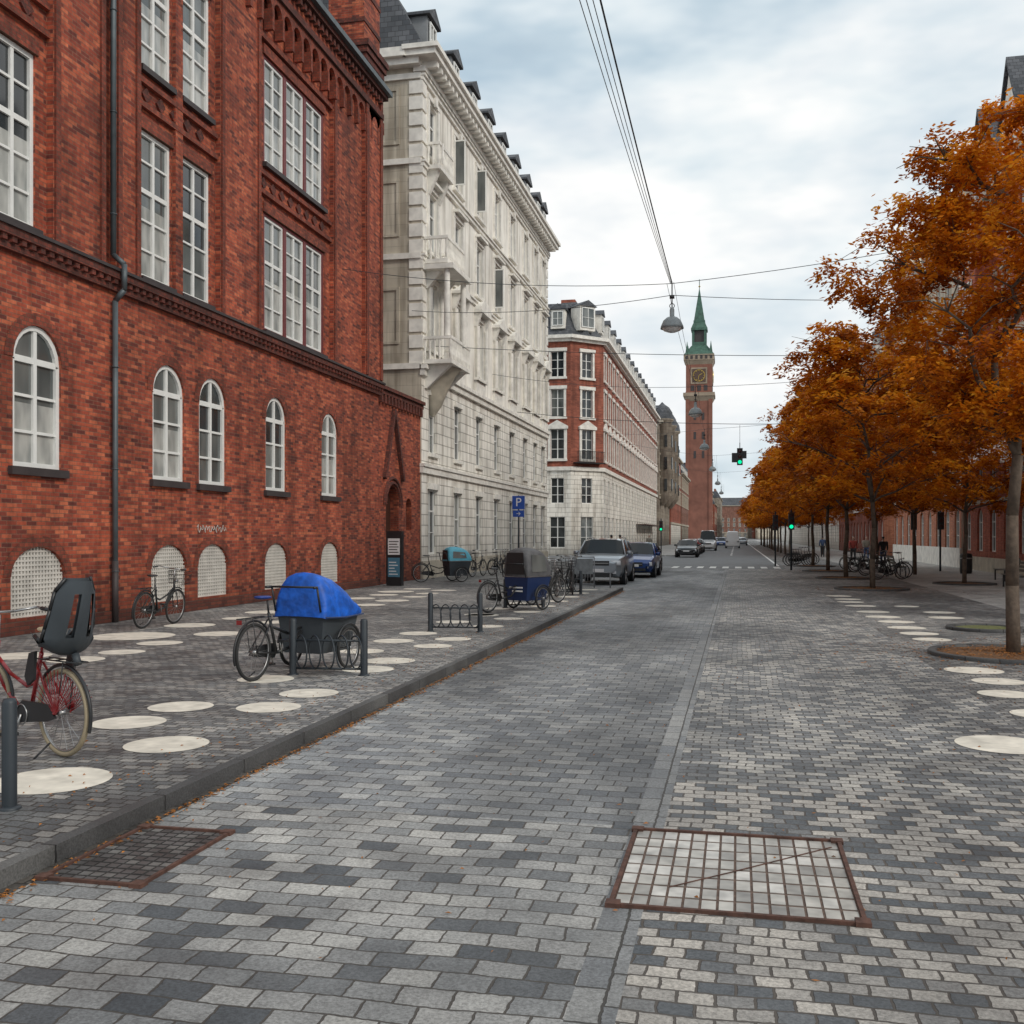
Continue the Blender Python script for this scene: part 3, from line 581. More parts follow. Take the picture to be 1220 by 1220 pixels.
SC.taper((-h,h,-h,h,58),(-h-1,h+1,-h-1,h+1,60)); SC.box(-h-1.2,h+1.2,-h-1.2,h+1.2,60,61.4)
B.box(-h-.1,h+.1,-h-.1,h+.1,61.4,74)
for x in (-3.4,-.7,2.0): K.box(x,x+1.5,-h-.2,-h-.1,62.2,64.5); K.box(h+.1,h+.2,x,x+1.5,62.2,64.5)
for Tm in (frame((-15.5,440-h-.1,0),(1,0),(0,-1)),frame((-15.5+h+.1,440,0),(0,1),(1,0))):
    o.T=Tm; SC.box(-3.4,3.4,0,.25,65.1,71.9); o.p("clock_face",simple("clock_dark",(.09,.05,.035),.5)).box(-2.8,2.8,.25,.3,65.7,71.3)
    Gd=o.p("clock_gold",m_gold); Gd.torus((0,.32,68.5),(0,1,0),2.4,.15,32,6)
    for i in range(12):
        t=i*math.pi/6; Gd.tube((1.8*math.sin(t),.34,68.5+1.8*math.cos(t)),(2.25*math.sin(t),.34,68.5+2.25*math.cos(t)),.12,seg=5)
    Gd.tube((0,.4,68.5),(1.3,.4,69.3),.14,seg=5); Gd.tube((0,.4,68.5),(-.4,.4,66.6),.1,seg=5)
o.T=Matrix.Translation((-15.5,440,0))
SC.taper((-h,h,-h,h,73),(-h-.9,h+.9,-h-.9,h+.9,75)); SC.box(-h-1,h+1,-h-1,h+1,75,77.4)
for x in range(-5,6,2): K.box(x-.5,x+.5,-h-1.06,-h-1,75.4,76.8); K.box(h+1,h+1.06,x-.5,x+.5,75.4,76.8)
C.taper((-h-.9,h+.9,-h-.9,h+.9,77.4),(-3.2,3.2,-3.2,3.2,81.5))
for sx in (-1,1):
    for sy in (-1,1): C.taper((sx*4.9-.8,sx*4.9+.8,sy*4.9-.8,sy*4.9+.8,77.4),(sx*4.9-.05,sx*4.9+.05,sy*4.9-.05,sy*4.9+.05,83))
C.box(-3.0,3.0,-3.0,3.0,81.5,83)
for sx in (-1,1):
    for sy in (-1,1): C.box(sx*2.5-.5,sx*2.5+.5,sy*2.5-.5,sy*2.5+.5,83,88)
K.box(-2.3,2.3,-2.3,2.3,83,88); C.box(-3.4,3.4,-3.4,3.4,88,89); C.taper((-3.3,3.3,-3.3,3.3,89),(-2.3,2.3,-2.3,2.3,91.5)); C.box(-2.4,2.4,-2.4,2.4,91.5,92.3)
C.taper((-2.2,2.2,-2.2,2.2,92.3),(-.12,.12,-.12,.12,106)); C.tube((0,0,106),(0,0,110),.15,seg=6); o.p("clock_gold",m_gold).lathe([(.01,-.5),(.5,0),(.01,.5)],(0,0,107),10)
o.done()
# ---------------------------------------------------------------- right side buildings
z1=[(.9,3.1,1.2,'arch'),(4.5,7.0,1.15,'n'),(8.2,10.7,1.15,'surr'),(11.9,14.2,1.15,'surr'),(15.2,17.2,1.1,'n')]
o=rowhouse("red_brick_apartment_building",1,12.2,20,60.5,18.2,m_redr,m_redr,4,m_sand,z1,15,4.2,None)
for c in (38,32,26.5,20):
    o.p("gables",m_trim).prism([(c-1.4,-.3,18.3),(c+1.4,-.3,18.3),(c+1.4,-.3,21.4),(c,-.3,23.6),(c-1.4,-.3,21.4)],(0,-2.5,0)); window(o,c-.6,c+.6,19,21.6,0,0,2,3,n=-.28)
    o.p("roof",m_slate).prism([(c-1.7,-.15,21.2),(c,-.15,23.9),(c+1.7,-.15,21.2),(c+1.7,-.15,21.45),(c,-.15,24.2),(c-1.7,-.15,21.45)],(0,-3,0))
aw=o.p("awnings",simple("awning_canvas",(.84,.80,.73),.8,var=.15,scale=6))
for c in spread(40.5,15): aw.prism([(c-.95,.05,6.2),(c-.95,1.35,5.0),(c-.95,1.35,4.75),(c-.95,1.28,4.75),(c-.95,1.28,4.96),(c-.95,.05,6.1)],(1.9,0,0))
o.p("plinth",m_sand).box(0,40.5,.0,.09,-.1,.6); o.p("trim",m_sand).box(0,40.5,0,.07,3.3,3.5)
for u in (8,22,35):
    o.p("bays",m_redr).box(u-1.6,u+1.6,0,.9,7.7,17.6); o.p("trim",m_sand).box(u-1.75,u+1.75,-.02,1.05,17.6,17.9)
    for z in (8.3,11.9,15): window(o,u-1,u+1,z,z+2.4,0,0,3,3,n=.9)
o.p("turret",m_copper,True).lathe([(1.6,22),(1.6,22.3),(1.3,23.6),(.7,25),(.25,26.4),(.05,29.5)],(23,-1.2,0),14); o.p("trim",m_sand).lathe([(1.4,18),(1.4,22),(1.7,22.1)],(23,-1.2,0),14)
o.done()
o=rowhouse("cream_apartment_building",1,12.2,61,86,18.6,m_cream,m_pink,4.2,m_trim,[(.9,3.3,1.3,'arch')]+z1[1:],9,4,5); o.p("plinth",m_trim).box(0,25,0,.1,-.1,1.0)
for c in (2.2,12.5,22.5): o.p("gables",m_cream).prism([(c-1.6,-.2,18.7),(c+1.6,-.2,18.7),(c+1.6,-.2,21.5),(c,-.2,24),(c-1.6,-.2,21.5)],(0,-2.5,0))
o.done()
rowhouse("orange_brick_apartment_building",1,12.2,92,130,17.8,m_pink,m_brick3,4.2,m_trim,z1,13,4,7).done()
rowhouse("red_brick_apartment_building",1,12.2,131,175,18.5,m_brick3,m_rust,4.2,m_trim,z1,14,4,7).done()
rowhouse("cream_apartment_building",1,12.2,180,250,18,m_cream,m_rust,4.2,m_trim,z1,18,4,None).done()
rowhouse("brown_apartment_building",1,13,256,330,19,m_brickb,m_rust,4.2,m_trim,z1,18,4,None).done()
# ---------------------------------------------------------------- trees
def leafmat(name):
    m,nt,b=newmat(name); a=nd(nt,"ShaderNodeAttribute",attribute_name="tone")
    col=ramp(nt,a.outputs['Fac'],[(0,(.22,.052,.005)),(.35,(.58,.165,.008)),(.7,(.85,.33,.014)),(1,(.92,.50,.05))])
    oi=nd(nt,"ShaderNodeObjectInfo"); col=mix(nt,1.0,col,ramp(nt,oi.outputs['Random'],[(0,(.92,.88,.8)),(1,(1.08,1.10,1.1))]),'MULTIPLY')
    nt.links.new(col,b.inputs['Base Color']); b.inputs['Roughness'].default_value=.6; b.inputs['Specular IOR Level'].default_value=.2
    tr=nd(nt,"ShaderNodeBsdfTranslucent",{0:col}); ms=nd(nt,"ShaderNodeMixShader",{0:.45,1:b.outputs[0],2:tr.outputs[0]})
    nt.links.new(ms.outputs[0],nt.nodes['Material Output'].inputs[0]); return m
m_leaf=leafmat("autumn_leaves")
def gen_tree(seed,H,Rc,zb,ncl,nlf,ll,lw,tr,prof,skip=-.45,fork=None,clamp=1.04):
    rg=np.random.RandomState(seed); random.seed(seed)
    PX=[0,.15,.35,.6,.82,1]; pf=lambda t: float(np.interp(t,PX,prof))
    def cl_(v):
        r=math.hypot(v[0],v[1]); k=min(1,Rc*clamp/r) if r>0 else 1
        return Vector((v[0]*k,v[1]*k,min(v[2],H)))
    o=Obj("tmp"); Wd=o.p("trunk_and_limbs",m_bark,True)
    fork=fork or zb*.95; pts=[(0,0,-.05),(U(-.04,.04),U(-.04,.04),fork*.35),(U(-.06,.06),U(-.06,.06),fork*.7),(U(-.08,.08),U(-.08,.08),fork)]
    Wd.path(pts,tr*1.1,tr*.82,10); nodes=[]
    top=Vector(pts[-1]); lead=[top]
    for i in range(1,7): lead.append(lead[-1]+Vector((U(-.25,.25),U(-.25,.25),(H-fork)*.145)))
    Wd.path(lead,tr*.72,tr*.12,8); nodes+=[p for p in lead[1:]]
    nl=13
    for k in range(nl):
        a=k*2.4+U(-.3,.3); st=lead[0] if k<4 else lead[min(5,1+(k-4)//2)]
        t_=.12+.8*k/nl; z1=zb+(H-zb)*t_+U(-.2,.3); z1=max(z1,st.z+.2); rr=Rc*pf(t_)*U(.72,.95)
        end=Vector((math.cos(a)*rr,math.sin(a)*rr,z1)); pr=[st]
        for i in range(1,7):
            t=i/6; q=st.lerp(end,t); q.z=st.z+(end.z-st.z)*(t**.75); q+=Vector((U(-.14,.14),U(-.14,.14),U(-.08,.08))); pr.append(cl_(q))
        Wd.path(pr,tr*.5,tr*.09,6); nodes+=pr[2:]
        for j in (2,3,4,5):
            for sgn in (-1,1):
                dr=(pr[j]-pr[j-1]).normalized(); side=dr.cross(Vector((0,0,1))).normalized()*sgn
                e=cl_(pr[j]+(dr*.6+side*.8+Vector((0,0,U(-.05,.35))))*Rc*.3*U(.6,1.2)); mid=pr[j].lerp(e,.5)+Vector((U(-.08,.08),U(-.08,.08),.08)); Wd.path([pr[j],mid,e],tr*.16,tr*.05,5); nodes+=[mid,e]
    npv=np.array([list(p) for p in nodes])
    cs=[]; sect=rg.uniform(.72,1.15,9); tries=0
    while len(cs)<ncl and tries<ncl*30:
        tries+=1
        t=rg.rand()**.85; z=zb+(H-zb)*t
        a=rg.rand()*2*math.pi; r=Rc*pf(t)*sect[(int(a/(2*math.pi)*9)+int(t*3)*2)%9]*(rg.rand()**.42)
        c=np.array([r*math.cos(a),r*math.sin(a),z])
        if math.sin(c[0]*2.3+seed)+math.sin(c[1]*2.1+1)+math.sin(c[2]*3.1+2)<skip: continue
        i=np.argmin(((npv-c)**2).sum(1)); dd=np.linalg.norm(npv[i]-c)
        if dd>Rc*.34: c=npv[i]+(c-npv[i])*(Rc*.34/dd)
        cs.append((c,i))
    V=[];TN=[]
    for c,i in cs:
        Wd.tube(tuple(npv[i]),tuple(c),tr*.06,tr*.03,4,False)
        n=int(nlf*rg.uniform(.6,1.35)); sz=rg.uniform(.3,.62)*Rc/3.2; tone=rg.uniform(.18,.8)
        ns=7; sp=rg.randint(0,ns,n); ang=rg.uniform(0,2*math.pi,ns)[sp]; tt=rg.rand(n)**.7
        rad=tt*sz*rg.uniform(.6,1.4,ns)[sp]
        x=c[0]+rad*np.cos(ang)+rg.normal(0,.14*sz,n); y=c[1]+rad*np.sin(ang)+rg.normal(0,.14*sz,n)
        z=c[2]-(tt**2)*sz*.4+rg.normal(0,.07,n)+rg.uniform(-.12,.16,ns)[sp]
        P=np.stack([x,y,z],1)
        da=ang+rg.normal(0,.9,n); d1=np.stack([np.cos(da),np.sin(da),rg.normal(-.3,.3,n)],1); d1/=np.linalg.norm(d1,axis=1)[:,None]
        rn=rg.normal(0,.5,(n,3)); rn[:,2]+=1; d2=np.cross(d1,rn); d2/=np.linalg.norm(d2,axis=1)[:,None]
        l=ll*rg.uniform(.7,1.3,n)[:,None]; w=lw*rg.uniform(.7,1.3,n)[:,None]
        q=np.stack([P-d1*l,P+d2*w,P+d1*l,P-d2*w],1); V.append(q.reshape(-1,3))
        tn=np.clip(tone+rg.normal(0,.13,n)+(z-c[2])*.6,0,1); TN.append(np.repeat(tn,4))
    V=np.concatenate(V);TN=np.concatenate(TN); n=len(V)//4
    me=bpy.data.meshes.new("foliage"); me.vertices.add(len(V)); me.vertices.foreach_set('co',V.astype(np.float32).ravel())
    me.loops.add(len(V)); me.loops.foreach_set('vertex_index',np.arange(len(V),dtype=np.int32)); me.polygons.add(n); me.polygons.foreach_set('loop_start',np.arange(0,len(V),4,dtype=np.int32)); me.polygons.foreach_set('loop_total',np.full(n,4,dtype=np.int32)); me.update()
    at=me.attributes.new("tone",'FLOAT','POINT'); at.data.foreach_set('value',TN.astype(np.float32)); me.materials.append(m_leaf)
    wm=bpy.data.meshes.new("trunk_and_limbs"); wm.from_pydata(Wd.v,[],Wd.f); wm.materials.append(m_bark); wm.polygons.foreach_set('use_smooth',[True]*len(wm.polygons))
    return me,wm
def put_tree(ms,x,y,z,rot,sc):
    e=bpy.data.objects.new("autumn_street_tree",None); COL.objects.link(e); e.location=(x,y,z); e.rotation_euler[2]=rot; e.scale=sc
    for nme,me in (("foliage",ms[0]),("trunk_and_limbs",ms[1])):
        ob=bpy.data.objects.new(nme,me); COL.objects.link(ob); ob.parent=e
near=gen_tree(3,7.75,2.45,3.4,260,225,.05,.021,.095,[.35,.6,.85,1,.95,.6],-.7,3.0,1.0)
vA=gen_tree(11,9.3,3.6,3.2,270,105,.10,.042,.09,[.8,.95,1,.9,.72,.35],-.35); vB=gen_tree(23,9.0,3.7,3.1,270,105,.10,.042,.09,[.75,1,1,.92,.7,.4],-.35)
put_tree(near,4.05,16.6,-.1,.4,(1,1,1))
random.seed(5)
for i,y in enumerate([36,44.8,53.5,62]+[92+8.2*k for k in range(14)]):
    put_tree(vA if i%2==0 else vB,4.4+U(-.1,.1),y,-.1,i*1.7,(1,1,(.95 if i<2 else 1)+U(-.05,.03)))
for i,(x,y) in enumerate(((8.2,40.5),(8.0,50),(7.6,60),(7.8,100),(7.8,118))): put_tree(vB if i%2==0 else vA,x,y,-.1,i*2.2+.5,(.85,.85,.9))
random.seed(99)
def pit(x,y,r=1.2,m=m_soil):
    o=Obj("tree_pit",(x,y,-.1)); o.p("kerb_ring",m_kerb,True).lathe([(r-.12,0),(r-.12,.05),(r-.10,.06),(r-.01,.06),(r,.045),(r,0)],seg=48); o.p("soil",m).lathe([(.01,.05),(r*.6,.045),(r-.12,.02)],seg=32); o.done()
pit(4.05,16.6); pit(4.66,21.1,.72,m_moss)
for y in (36,44.8,53.5,62): pit(4.4,y,1.2)
pit(8.2,40.5,1.1)
# ---------------------------------------------------------------- street furniture
def bollard(x,y,z=0):
    o=Obj("bollard",(x,y,z)); o.p("post",m_greyp,True).lathe([(.045,0),(.045,.66),(.035,.685),(.001,.69)],seg=20); o.p("base",m_greyp,True).lathe([(.07,0),(.07,.012),(.045,.02)],seg=20); o.done()
def rack(y,loops=True):
    bollard(-5.3,y); bollard(-4.42,y+.1)
    if not loops: return
    o=Obj("bicycle_rack",(-4.86,y+.05,0),.11); P=o.p("rails",m_greyp,True)
    for z in (.08,.42): P.tube((-.42,0,z),(.42,0,z),.014)
    for i in range(5):
        x=-.34+i*.17; P.torus((x,0,.28),(.8,.6,0),.2,.010,24,6)
    o.done()
rack(5.45,False); rack(11.65); rack(17.4); rack(23.4); rack(29.3)
def pole(o,p,r,h,mat=m_greyp): o.p("pole",mat,True).tube((p[0],p[1],0),(p[0],p[1],h),r,r*.9,12)
o=Obj("parking_sign",(-7.45,35.0,0)); pole(o,(0,0),.03,3.1); o.p("plate",m_signblue).box(-.22,.22,-.04,-.02,2.62,3.08); o.p("small_plate",m_signblue).box(-.2,.2,-.04,-.02,2.35,2.58)
o.p("plate_edge",m_white).box(-.235,.235,-.019,-.012,2.605,3.095); e=o.done(); text(e,"P",.42,m_white,(0,-.045,2.85),(math.pi/2,0,0)); text(e,"\u2192",.2,m_white,(0,-.045,2.46),(math.pi/2,0,0))
o=Obj("information_stand",(-11.3,33.0,0),math.radians(-8)); o.p("case",m_black).box(-.28,.28,-.09,.09,0,1.85); o.p("poster",simple("poster_blue",(.08,.22,.32),.4)).box(-.22,.22,-.1,-.09,.3,.95); o.p("poster_top",m_white).box(-.22,.22,-.1,-.09,1.05,1.6)
for i in range(5): o.p("print_lines",m_sill).box(-.18,.18-.05*(i%2),-.104,-.1,1.12+.09*i,1.15+.09*i); o.p("print_light",m_white).box(-.18,.15-.06*(i%3),-.104,-.1,.38+.1*i,.41+.1*i)
o.done()
o=Obj("metal_notice_rack",(-4.9,33.0,0)); P=o.p("frame",m_lgrey,True)
for x in (-.9,-.32,.38,.9): P.tube((x,0,0),(x,0,1.0 if abs(x)<.5 else .5),.02)
P.tube((-.9,0,.5),(-.32,0,.5),.016);P.tube((.38,0,.5),(.9,0,.5),.016);P.tube((-.32,0,1.0),(.38,0,1.0),.02); P.tube((-.32,0,.12),(.38,0,.12),.02)
o.p("panel",simple("metal_panel",(.2,.22,.23),.5,var=.3,scale=8)).box(-.28,.34,-.01,.01,.45,.95)
for i in range(8): P.tube((-.28+i*.09,0,.12),(-.28+i*.09,0,.45),.008)
o.done()
def bench(x,y,rot):
    o=Obj("park_bench",(x,y,-.1),rot); W_=o.p("slats",simple("bench_wood",(.16,.15,.13),.7,var=.3,scale=6)); F=o.p("frame",m_black)
    for i in range(4): W_.box(-.9,.9,-.22+i*.12,-.13+i*.12,.43,.46)
    for i in range(3): W_.box(-.9,.9,.27+i*.03,.30+i*.03,.55+i*.13,.64+i*.13)
    for s in (-.75,.75): F.box(s-.03,s+.03,-.2,-.15,0,.43);F.box(s-.03,s+.03,.2,.25,0,.43);F.box(s-.03,s+.03,-.15,.2,.39,.429);F.prism([(s-.03,.22,.43),(s-.03,.27,.43),(s-.03,.37,.92),(s-.03,.33,.92)],(.06,0,0))
    o.done()
bench(9.3,38.0,math.radians(-90)); bench(7.0,48,math.radians(90)); bench(10.4,44,math.radians(-90))
o=Obj("litter_bin",(10.6,52,-.1)); o.p("body",m_black,True).lathe([(.01,0),(.25,0),(.28,.1),(.28,.85),(.24,.95),(.01,.97)],seg=20); o.p("band",m_steel,True).lathe([(.285,.7),(.285,.75)],seg=20); o.done()
def hang_lamp(x,y,z):
    o=Obj("street_lamp",(x,y,z)); o.p("shade",simple("lamp_enamel",(.24,.27,.28),.4),True).lathe([(.05,.62),(.07,.56),(.07,.36),(.16,.33),(.26,.24),(.33,.08),(.35,0),(.33,0),(.28,.1)],seg=32)
    o.p("bulb",simple("opal_glass",(.8,.8,.78),.2),True).lathe([(.3,.02),(.25,-.06),(.12,-.11),(.001,-.12)],seg=24)
    H=o.p("hanger",m_black,True); H.tube((0,0,.6),(0,0,1.35),.018); H.torus((0,0,.68),(0,1,0),.07,.012,16,6); H.box(-.07,.07,-.04,.04,.9,1.0); o.done()
for x,y,z in ((-1.9,31,7.9),(-1.95,50,7.5),(-2.2,72,7.7),(-2.2,96,7.7),(-2.2,122,7.7),(-2.2,150,7.7)): hang_lamp(x,y,z)
o=Obj("overhead_wires"); Wr=o.p("wires",m_greyp)
def wire(p,q,sag,r=.012,n=14):
    p=Vector(p);q=Vector(q); pts=[]
    for i in range(n+1):
        t=i/n; a=p.lerp(q,t); a.z-=sag*4*t*(1-t); pts.append(a)
    Wr.path(pts,r,r,5)
ys=[-6,31,50,72,96,122,150,180]; hz=[9.3,9.25,8.85,9.05,9.05,9.05,9.05,9]
for i in range(len(ys)-1):
    for k,dx in enumerate((-.32,-.2,-.08,.06) if i==0 else (-.15,.05)):
        wire((-1.9+dx*(1.3 if i==0 else 1)+(.1 if i==0 else 0),ys[i],hz[i]+k*.04),(-1.9+dx*.15-(.3 if i>1 else 0),ys[i+1],hz[i+1]),.35,.007 if k<3 else .015,20)
for (x0,y0,z0),(x1,y1,z1),(x2,y2,z2) in (((-12,30,10.0),(-1.9,31,9.25),(12.2,33,11.6)),((-12,37,10.2),(-1.9,31,8.9),(12.2,46,11.8)),((-12,50,9.8),(-1.95,50,8.85),(12.2,50,9.8)),((-12,72+20,11),(-2.2,72,9.05),(12.2,72,10.5)),((-12,98,11),(-2.2,96,9.05),(12.2,96,10.5)),((-12,122,11),(-2.2,122,9.05),(12.2,122,10.5))):
    wire((x0,y0,z0),(x1,y1,z1),.25,.010);wire((x1,y1,z1),(x2,y2,z2),.25,.010)
wire((-12,40,9.4),(12.2,41,8.5),.3,.012); wire((-12,56,8.6),(12.2,56,7.9),.6,.015)
wire((.15,56,6.6),(.15,56,7.6),0,.01,1)
o.done()
def signal(x,y,z,hang=False,back=False):
    o=Obj("traffic_light",(x,y,z)); H=o.p("housing",m_black)
    z0=-.45 if hang else 2.1
    if not hang: pole(o,(0,0),.05,3.2)
    H.box(-.15,.15,-.22,-.06,z0,z0+.9)
    for i,m_ in enumerate((m_glight,m_off,m_off)):
        zz=z0+.16+i*.29
        o.p("lens%d"%i,m_ if not back else m_off,True).lathe([(.001,-.232),(.09,-.228),(.1,-.22)],(0,0,zz),16,'y'); H.torus((0,-.25,zz),(0,1,0),.11,.015,16,6,-math.pi/2,math.pi/2)
    if hang: o.p("hanger",m_black).tube((0,-.1,.4),(0,-.1,.75),.02); H.box(-.42,-.15,-.2,-.08,-.3,.2); H.box(.15,.35,-.2,-.08,-.1,.3)
    o.done()
signal(.15,56,5.9,True); signal(2.75,55,-.1); signal(2.2,62,-.1,back=True); signal(10.0,55,-.1,back=True); signal(-6.6,92,0); signal(9.2,58,-.1,back=True)
def wheel(o,x,R_=.34,y=0,tyre=m_rubber,z=None):
    z=R_ if z is None else z
    o.p("tyres_"+tyre.name,tyre,True).torus((x,y,z),(0,1,0),R_-.02,.02,40,8); o.p("rims",m_steel,True).torus((x,y,z),(0,1,0),R_-.045,.009,40,6)
    S_=o.p("spokes",m_steel)
    for i in range(18):
        t=i*2*math.pi/18; S_.tube((x,y+(.02 if i%2 else -.02),z),(x+(R_-.045)*math.cos(t),y,z+(R_-.045)*math.sin(t)),.0022,seg=4,cap=False)
    o.p("rims",m_steel,True).tube((x,y-.04,z),(x,y+.04,z),.022)
def rearhalf(o,fr,saddle,R_=.34,tyre=m_rubber):
    F=o.p("frame",fr,True); wheel(o,0,R_,0,tyre); bb=(.46,0,.29); st=(.30,0,.78)
    F.tube(bb,st,.018); F.tube((.30,0,.78),(.275,0,.93),.012)
    for s in (-.06,.06): F.tube((0,s,R_),(.44,s*.7,.29),.011); F.tube((0,s,R_),(.33,s*.5,.70),.010)
    o.p("saddle",saddle,True).add([(.05,-.09,.95),(.05,.09,.95),(.05,.09,1.0),(.05,-.09,1.0),(.2,-.08,.94),(.2,.08,.94),(.2,.08,.99),(.2,-.08,.99),(.36,-.02,.945),(.36,.02,.945),(.36,.02,.985),(.36,-.02,.985)],[(0,1,2,3),(0,4,5,1),(3,2,6,7),(0,3,7,4),(1,5,6,2),(4,8,9,5),(7,6,10,11),(4,7,11,8),(5,9,10,6),(8,11,10,9)]); o.parts["saddle"].sub=2
    M_=o.p("mudguards",m_black,True); M_.torus((0,0,R_),(0,1,0),R_+.025,.014,24,6,-1.9,.9)
    o.p("chain_guard",m_black).prism([(.0,.05,.30),(.1,.05,.40),(.46,.05,.40),(.56,.05,.33),(.5,.05,.22),(.1,.05,.27)],(0,.02,0))
    Cx=o.p("cranks",m_steel,True); Cx.torus((.46,.075,.29),(0,1,0),.08,.006,20,4); Cx.tube((.46,.08,.29),(.52,.09,.14),.009); Cx.tube((.46,-.08,.29),(.40,-.09,.44),.009); o.p("pedals",m_black).box(.47,.57,.09,.19,.125,.15); o.p("pedals",m_black).box(.35,.45,-.19,-.09,.43,.455)
    Rk=o.p("rear_rack",m_black,True)
    for s in (-.05,.05): Rk.tube((-.25,s,.74),(.28,s,.74),.006); Rk.tube((0,s,R_),(-.08,s,.74),.005)
    for x in (-.25,-.1,.05,.2): Rk.tube((x,-.05,.74),(x,.05,.74),.005)
    Rk.tube((.1,.05,.1),(.1,.18,.0),.008)
    return F
def bicycle(x,y,az,fr=m_black,saddle=m_black,z=0,child=False,basket=False,lean=0,tyre=m_rubber):
    o=Obj("bicycle",(x,y,z),az); 
    if lean: o.T=Matrix.Rotation(lean,4,'X')
    F=rearhalf(o,fr,saddle,tyre=tyre); wheel(o,1.08,.34,0,tyre)
    F.path([(.98,0,.66),(.85,0,.48),(.66,0,.34),(.46,0,.29)],.021); F.path([(.97,0,.72),(.75,0,.58),(.5,0,.50),(.38,0,.54)],.016)
    F.tube((.99,0,.62),(.945,0,.84),.019)
    for s in (-.05,.05): F.path([(.99,s*.6,.66),(1.03,s,.5),(1.08,s,.34)],.010)
    H=o.p("handlebar",m_steel,True); H.tube((.945,0,.84),(.93,0,1.05),.012); H.path([(.70,-.3,1.08),(.85,-.28,1.1),(.93,-.12,1.07),(.93,.12,1.07),(.85,.28,1.1),(.70,.3,1.08)],.011); o.p("grips",m_black,True).tube((.68,-.3,1.08),(.80,-.29,1.09),.017);o.p("grips",m_black,True).tube((.68,.3,1.08),(.80,.29,1.09),.017)
    o.p("mudguards",m_black,True).torus((1.08,0,.34),(0,1,0),.365,.013,24,6,-1.6,.5)
    o.p("lamp",m_steel,True).lathe([(.001,-.03),(.035,-.02),(.04,.03),(.001,.035)],(1.03,0,.83),12)
    if basket:
        Bk=o.p("basket",m_black)
        for zz in (.78,.86,.94,1.02): 
            w=.14+.03*(zz-.78)/.24; Bk.path([(1.0,-w,zz),(1.28,-w,zz),(1.28,w,zz),(1.0,w,zz),(1.0,-w,zz)],.005,seg=4)
        for i in range(8): u=1.0+.28*i/7; Bk.tube((u,-.14,.78),(u,-.17,1.02),.004,seg=4);Bk.tube((u,.14,.78),(u,.17,1.02),.004,seg=4)
    if child:
        Sx=o.p("child_seat",m_dgrey,True)
        prof=[(.12,.86,.16),(.0,.80,.18),(-.12,.82,.19),(-.2,.95,.19),(-.25,1.12,.17),(-.29,1.28,.15),(-.31,1.38,.09)]
        vs_=[];fs_=[];K_=9
        for (px,pz,w) in prof:
            for j in range(K_):
                t=-1+2*j/(K_-1); vs_.append((px+.16*t*t*(1 if pz>.9 else .4),w*t,pz+(.10*t*t if pz<.9 else 0)))
        for i in range(len(prof)-1):
            for j in range(K_-1): 
                if i in(3,4) and j in(2,5): continue
                a=i*K_+j; fs_.append((a,a+1,a+K_+1,a+K_))
        k0=len(vs_); vs_+= [(v[0]-.035,v[1]*1.06,v[2]-.02) for v in vs_]; fs_+=[tuple(i+k0 for i in f[::-1]) for f in fs_]
        Sx.add(vs_,fs_); Sx.path([(-.2,0,.72),(-.16,0,.8)],.03)
        for s in (-1,1):
            o.p("foot_guards",m_black).prism([(.10,s*.15,.82),(.18,s*.15,.80),(.24,s*.15,.62),(.20,s*.15,.55),(.12,s*.15,.60)],(0,s*.025,0))
            o.p("seat_rim",m_black,True).path([(.10,s*.17,.94),(-.02,s*.195,.90),(-.08,s*.2,1.0),(-.12,s*.18,1.14),(-.15,s*.16,1.28),(-.2,s*.1,1.38)],.014)
        o.p("foot_guards",m_black).box(-.02,.14,-.12,.12,.845,.885); o.p("harness",m_black).path([(-.17,-.05,1.25),(-.12,-.05,1.0),(.02,-.03,.9)],.012); o.p("harness",m_black).path([(-.17,.05,1.25),(-.12,.05,1.0),(.02,.03,.9)],.012)
        for i in range(16):
            t=math.radians(20+i*9); o.p("skirt_guard",m_red).tube((0,.07,.34),(.33*math.cos(t),.05,.34+.33*math.sin(t)),.003,seg=4); o.p("skirt_guard",m_red).tube((0,-.07,.34),(.33*math.cos(t),-.05,.34+.33*math.sin(t)),.003,seg=4)
    return o.done()
def az(dx,dy): return math.atan2(dy,dx)
bicycle(-5.06,6.95,az(-1,.42),m_red,m_saddle,child=True,tyre=m_tan)
bicycle(-10.6,16.8,az(.0,1),m_black,m_black,basket=True,lean=.10)
def hoodloft(P,secs,j_=.012):
    vs_=[];fs_=[];n=9
    for x,z0,z1,w0,w1 in secs:
        h=z1-z0
        ring=[(x,-w0,z0),(x,-w0*1.02,z0+h*.3),(x,-(w0*.6+w1*.4),z0+h*.65),(x,-w1,z0+h*.93),(x,0,z1),(x,w1,z0+h*.93),(x,(w0*.6+w1*.4),z0+h*.65),(x,w0*1.02,z0+h*.3),(x,w0,z0)]
        vs_+=[(a+U(-j_,j_),b+U(-j_,j_),c+U(-j_,j_)) for a,b,c in ring]
    for i in range(len(secs)-1):
        for j in range(n-1): a=i*n+j; fs_.append((a,a+1,a+n+1,a+n))
    fs_.append(tuple(range(n))[::-1]); fs_.append(tuple(range((len(secs)-1)*n,len(secs)*n))); P.add(vs_,fs_)
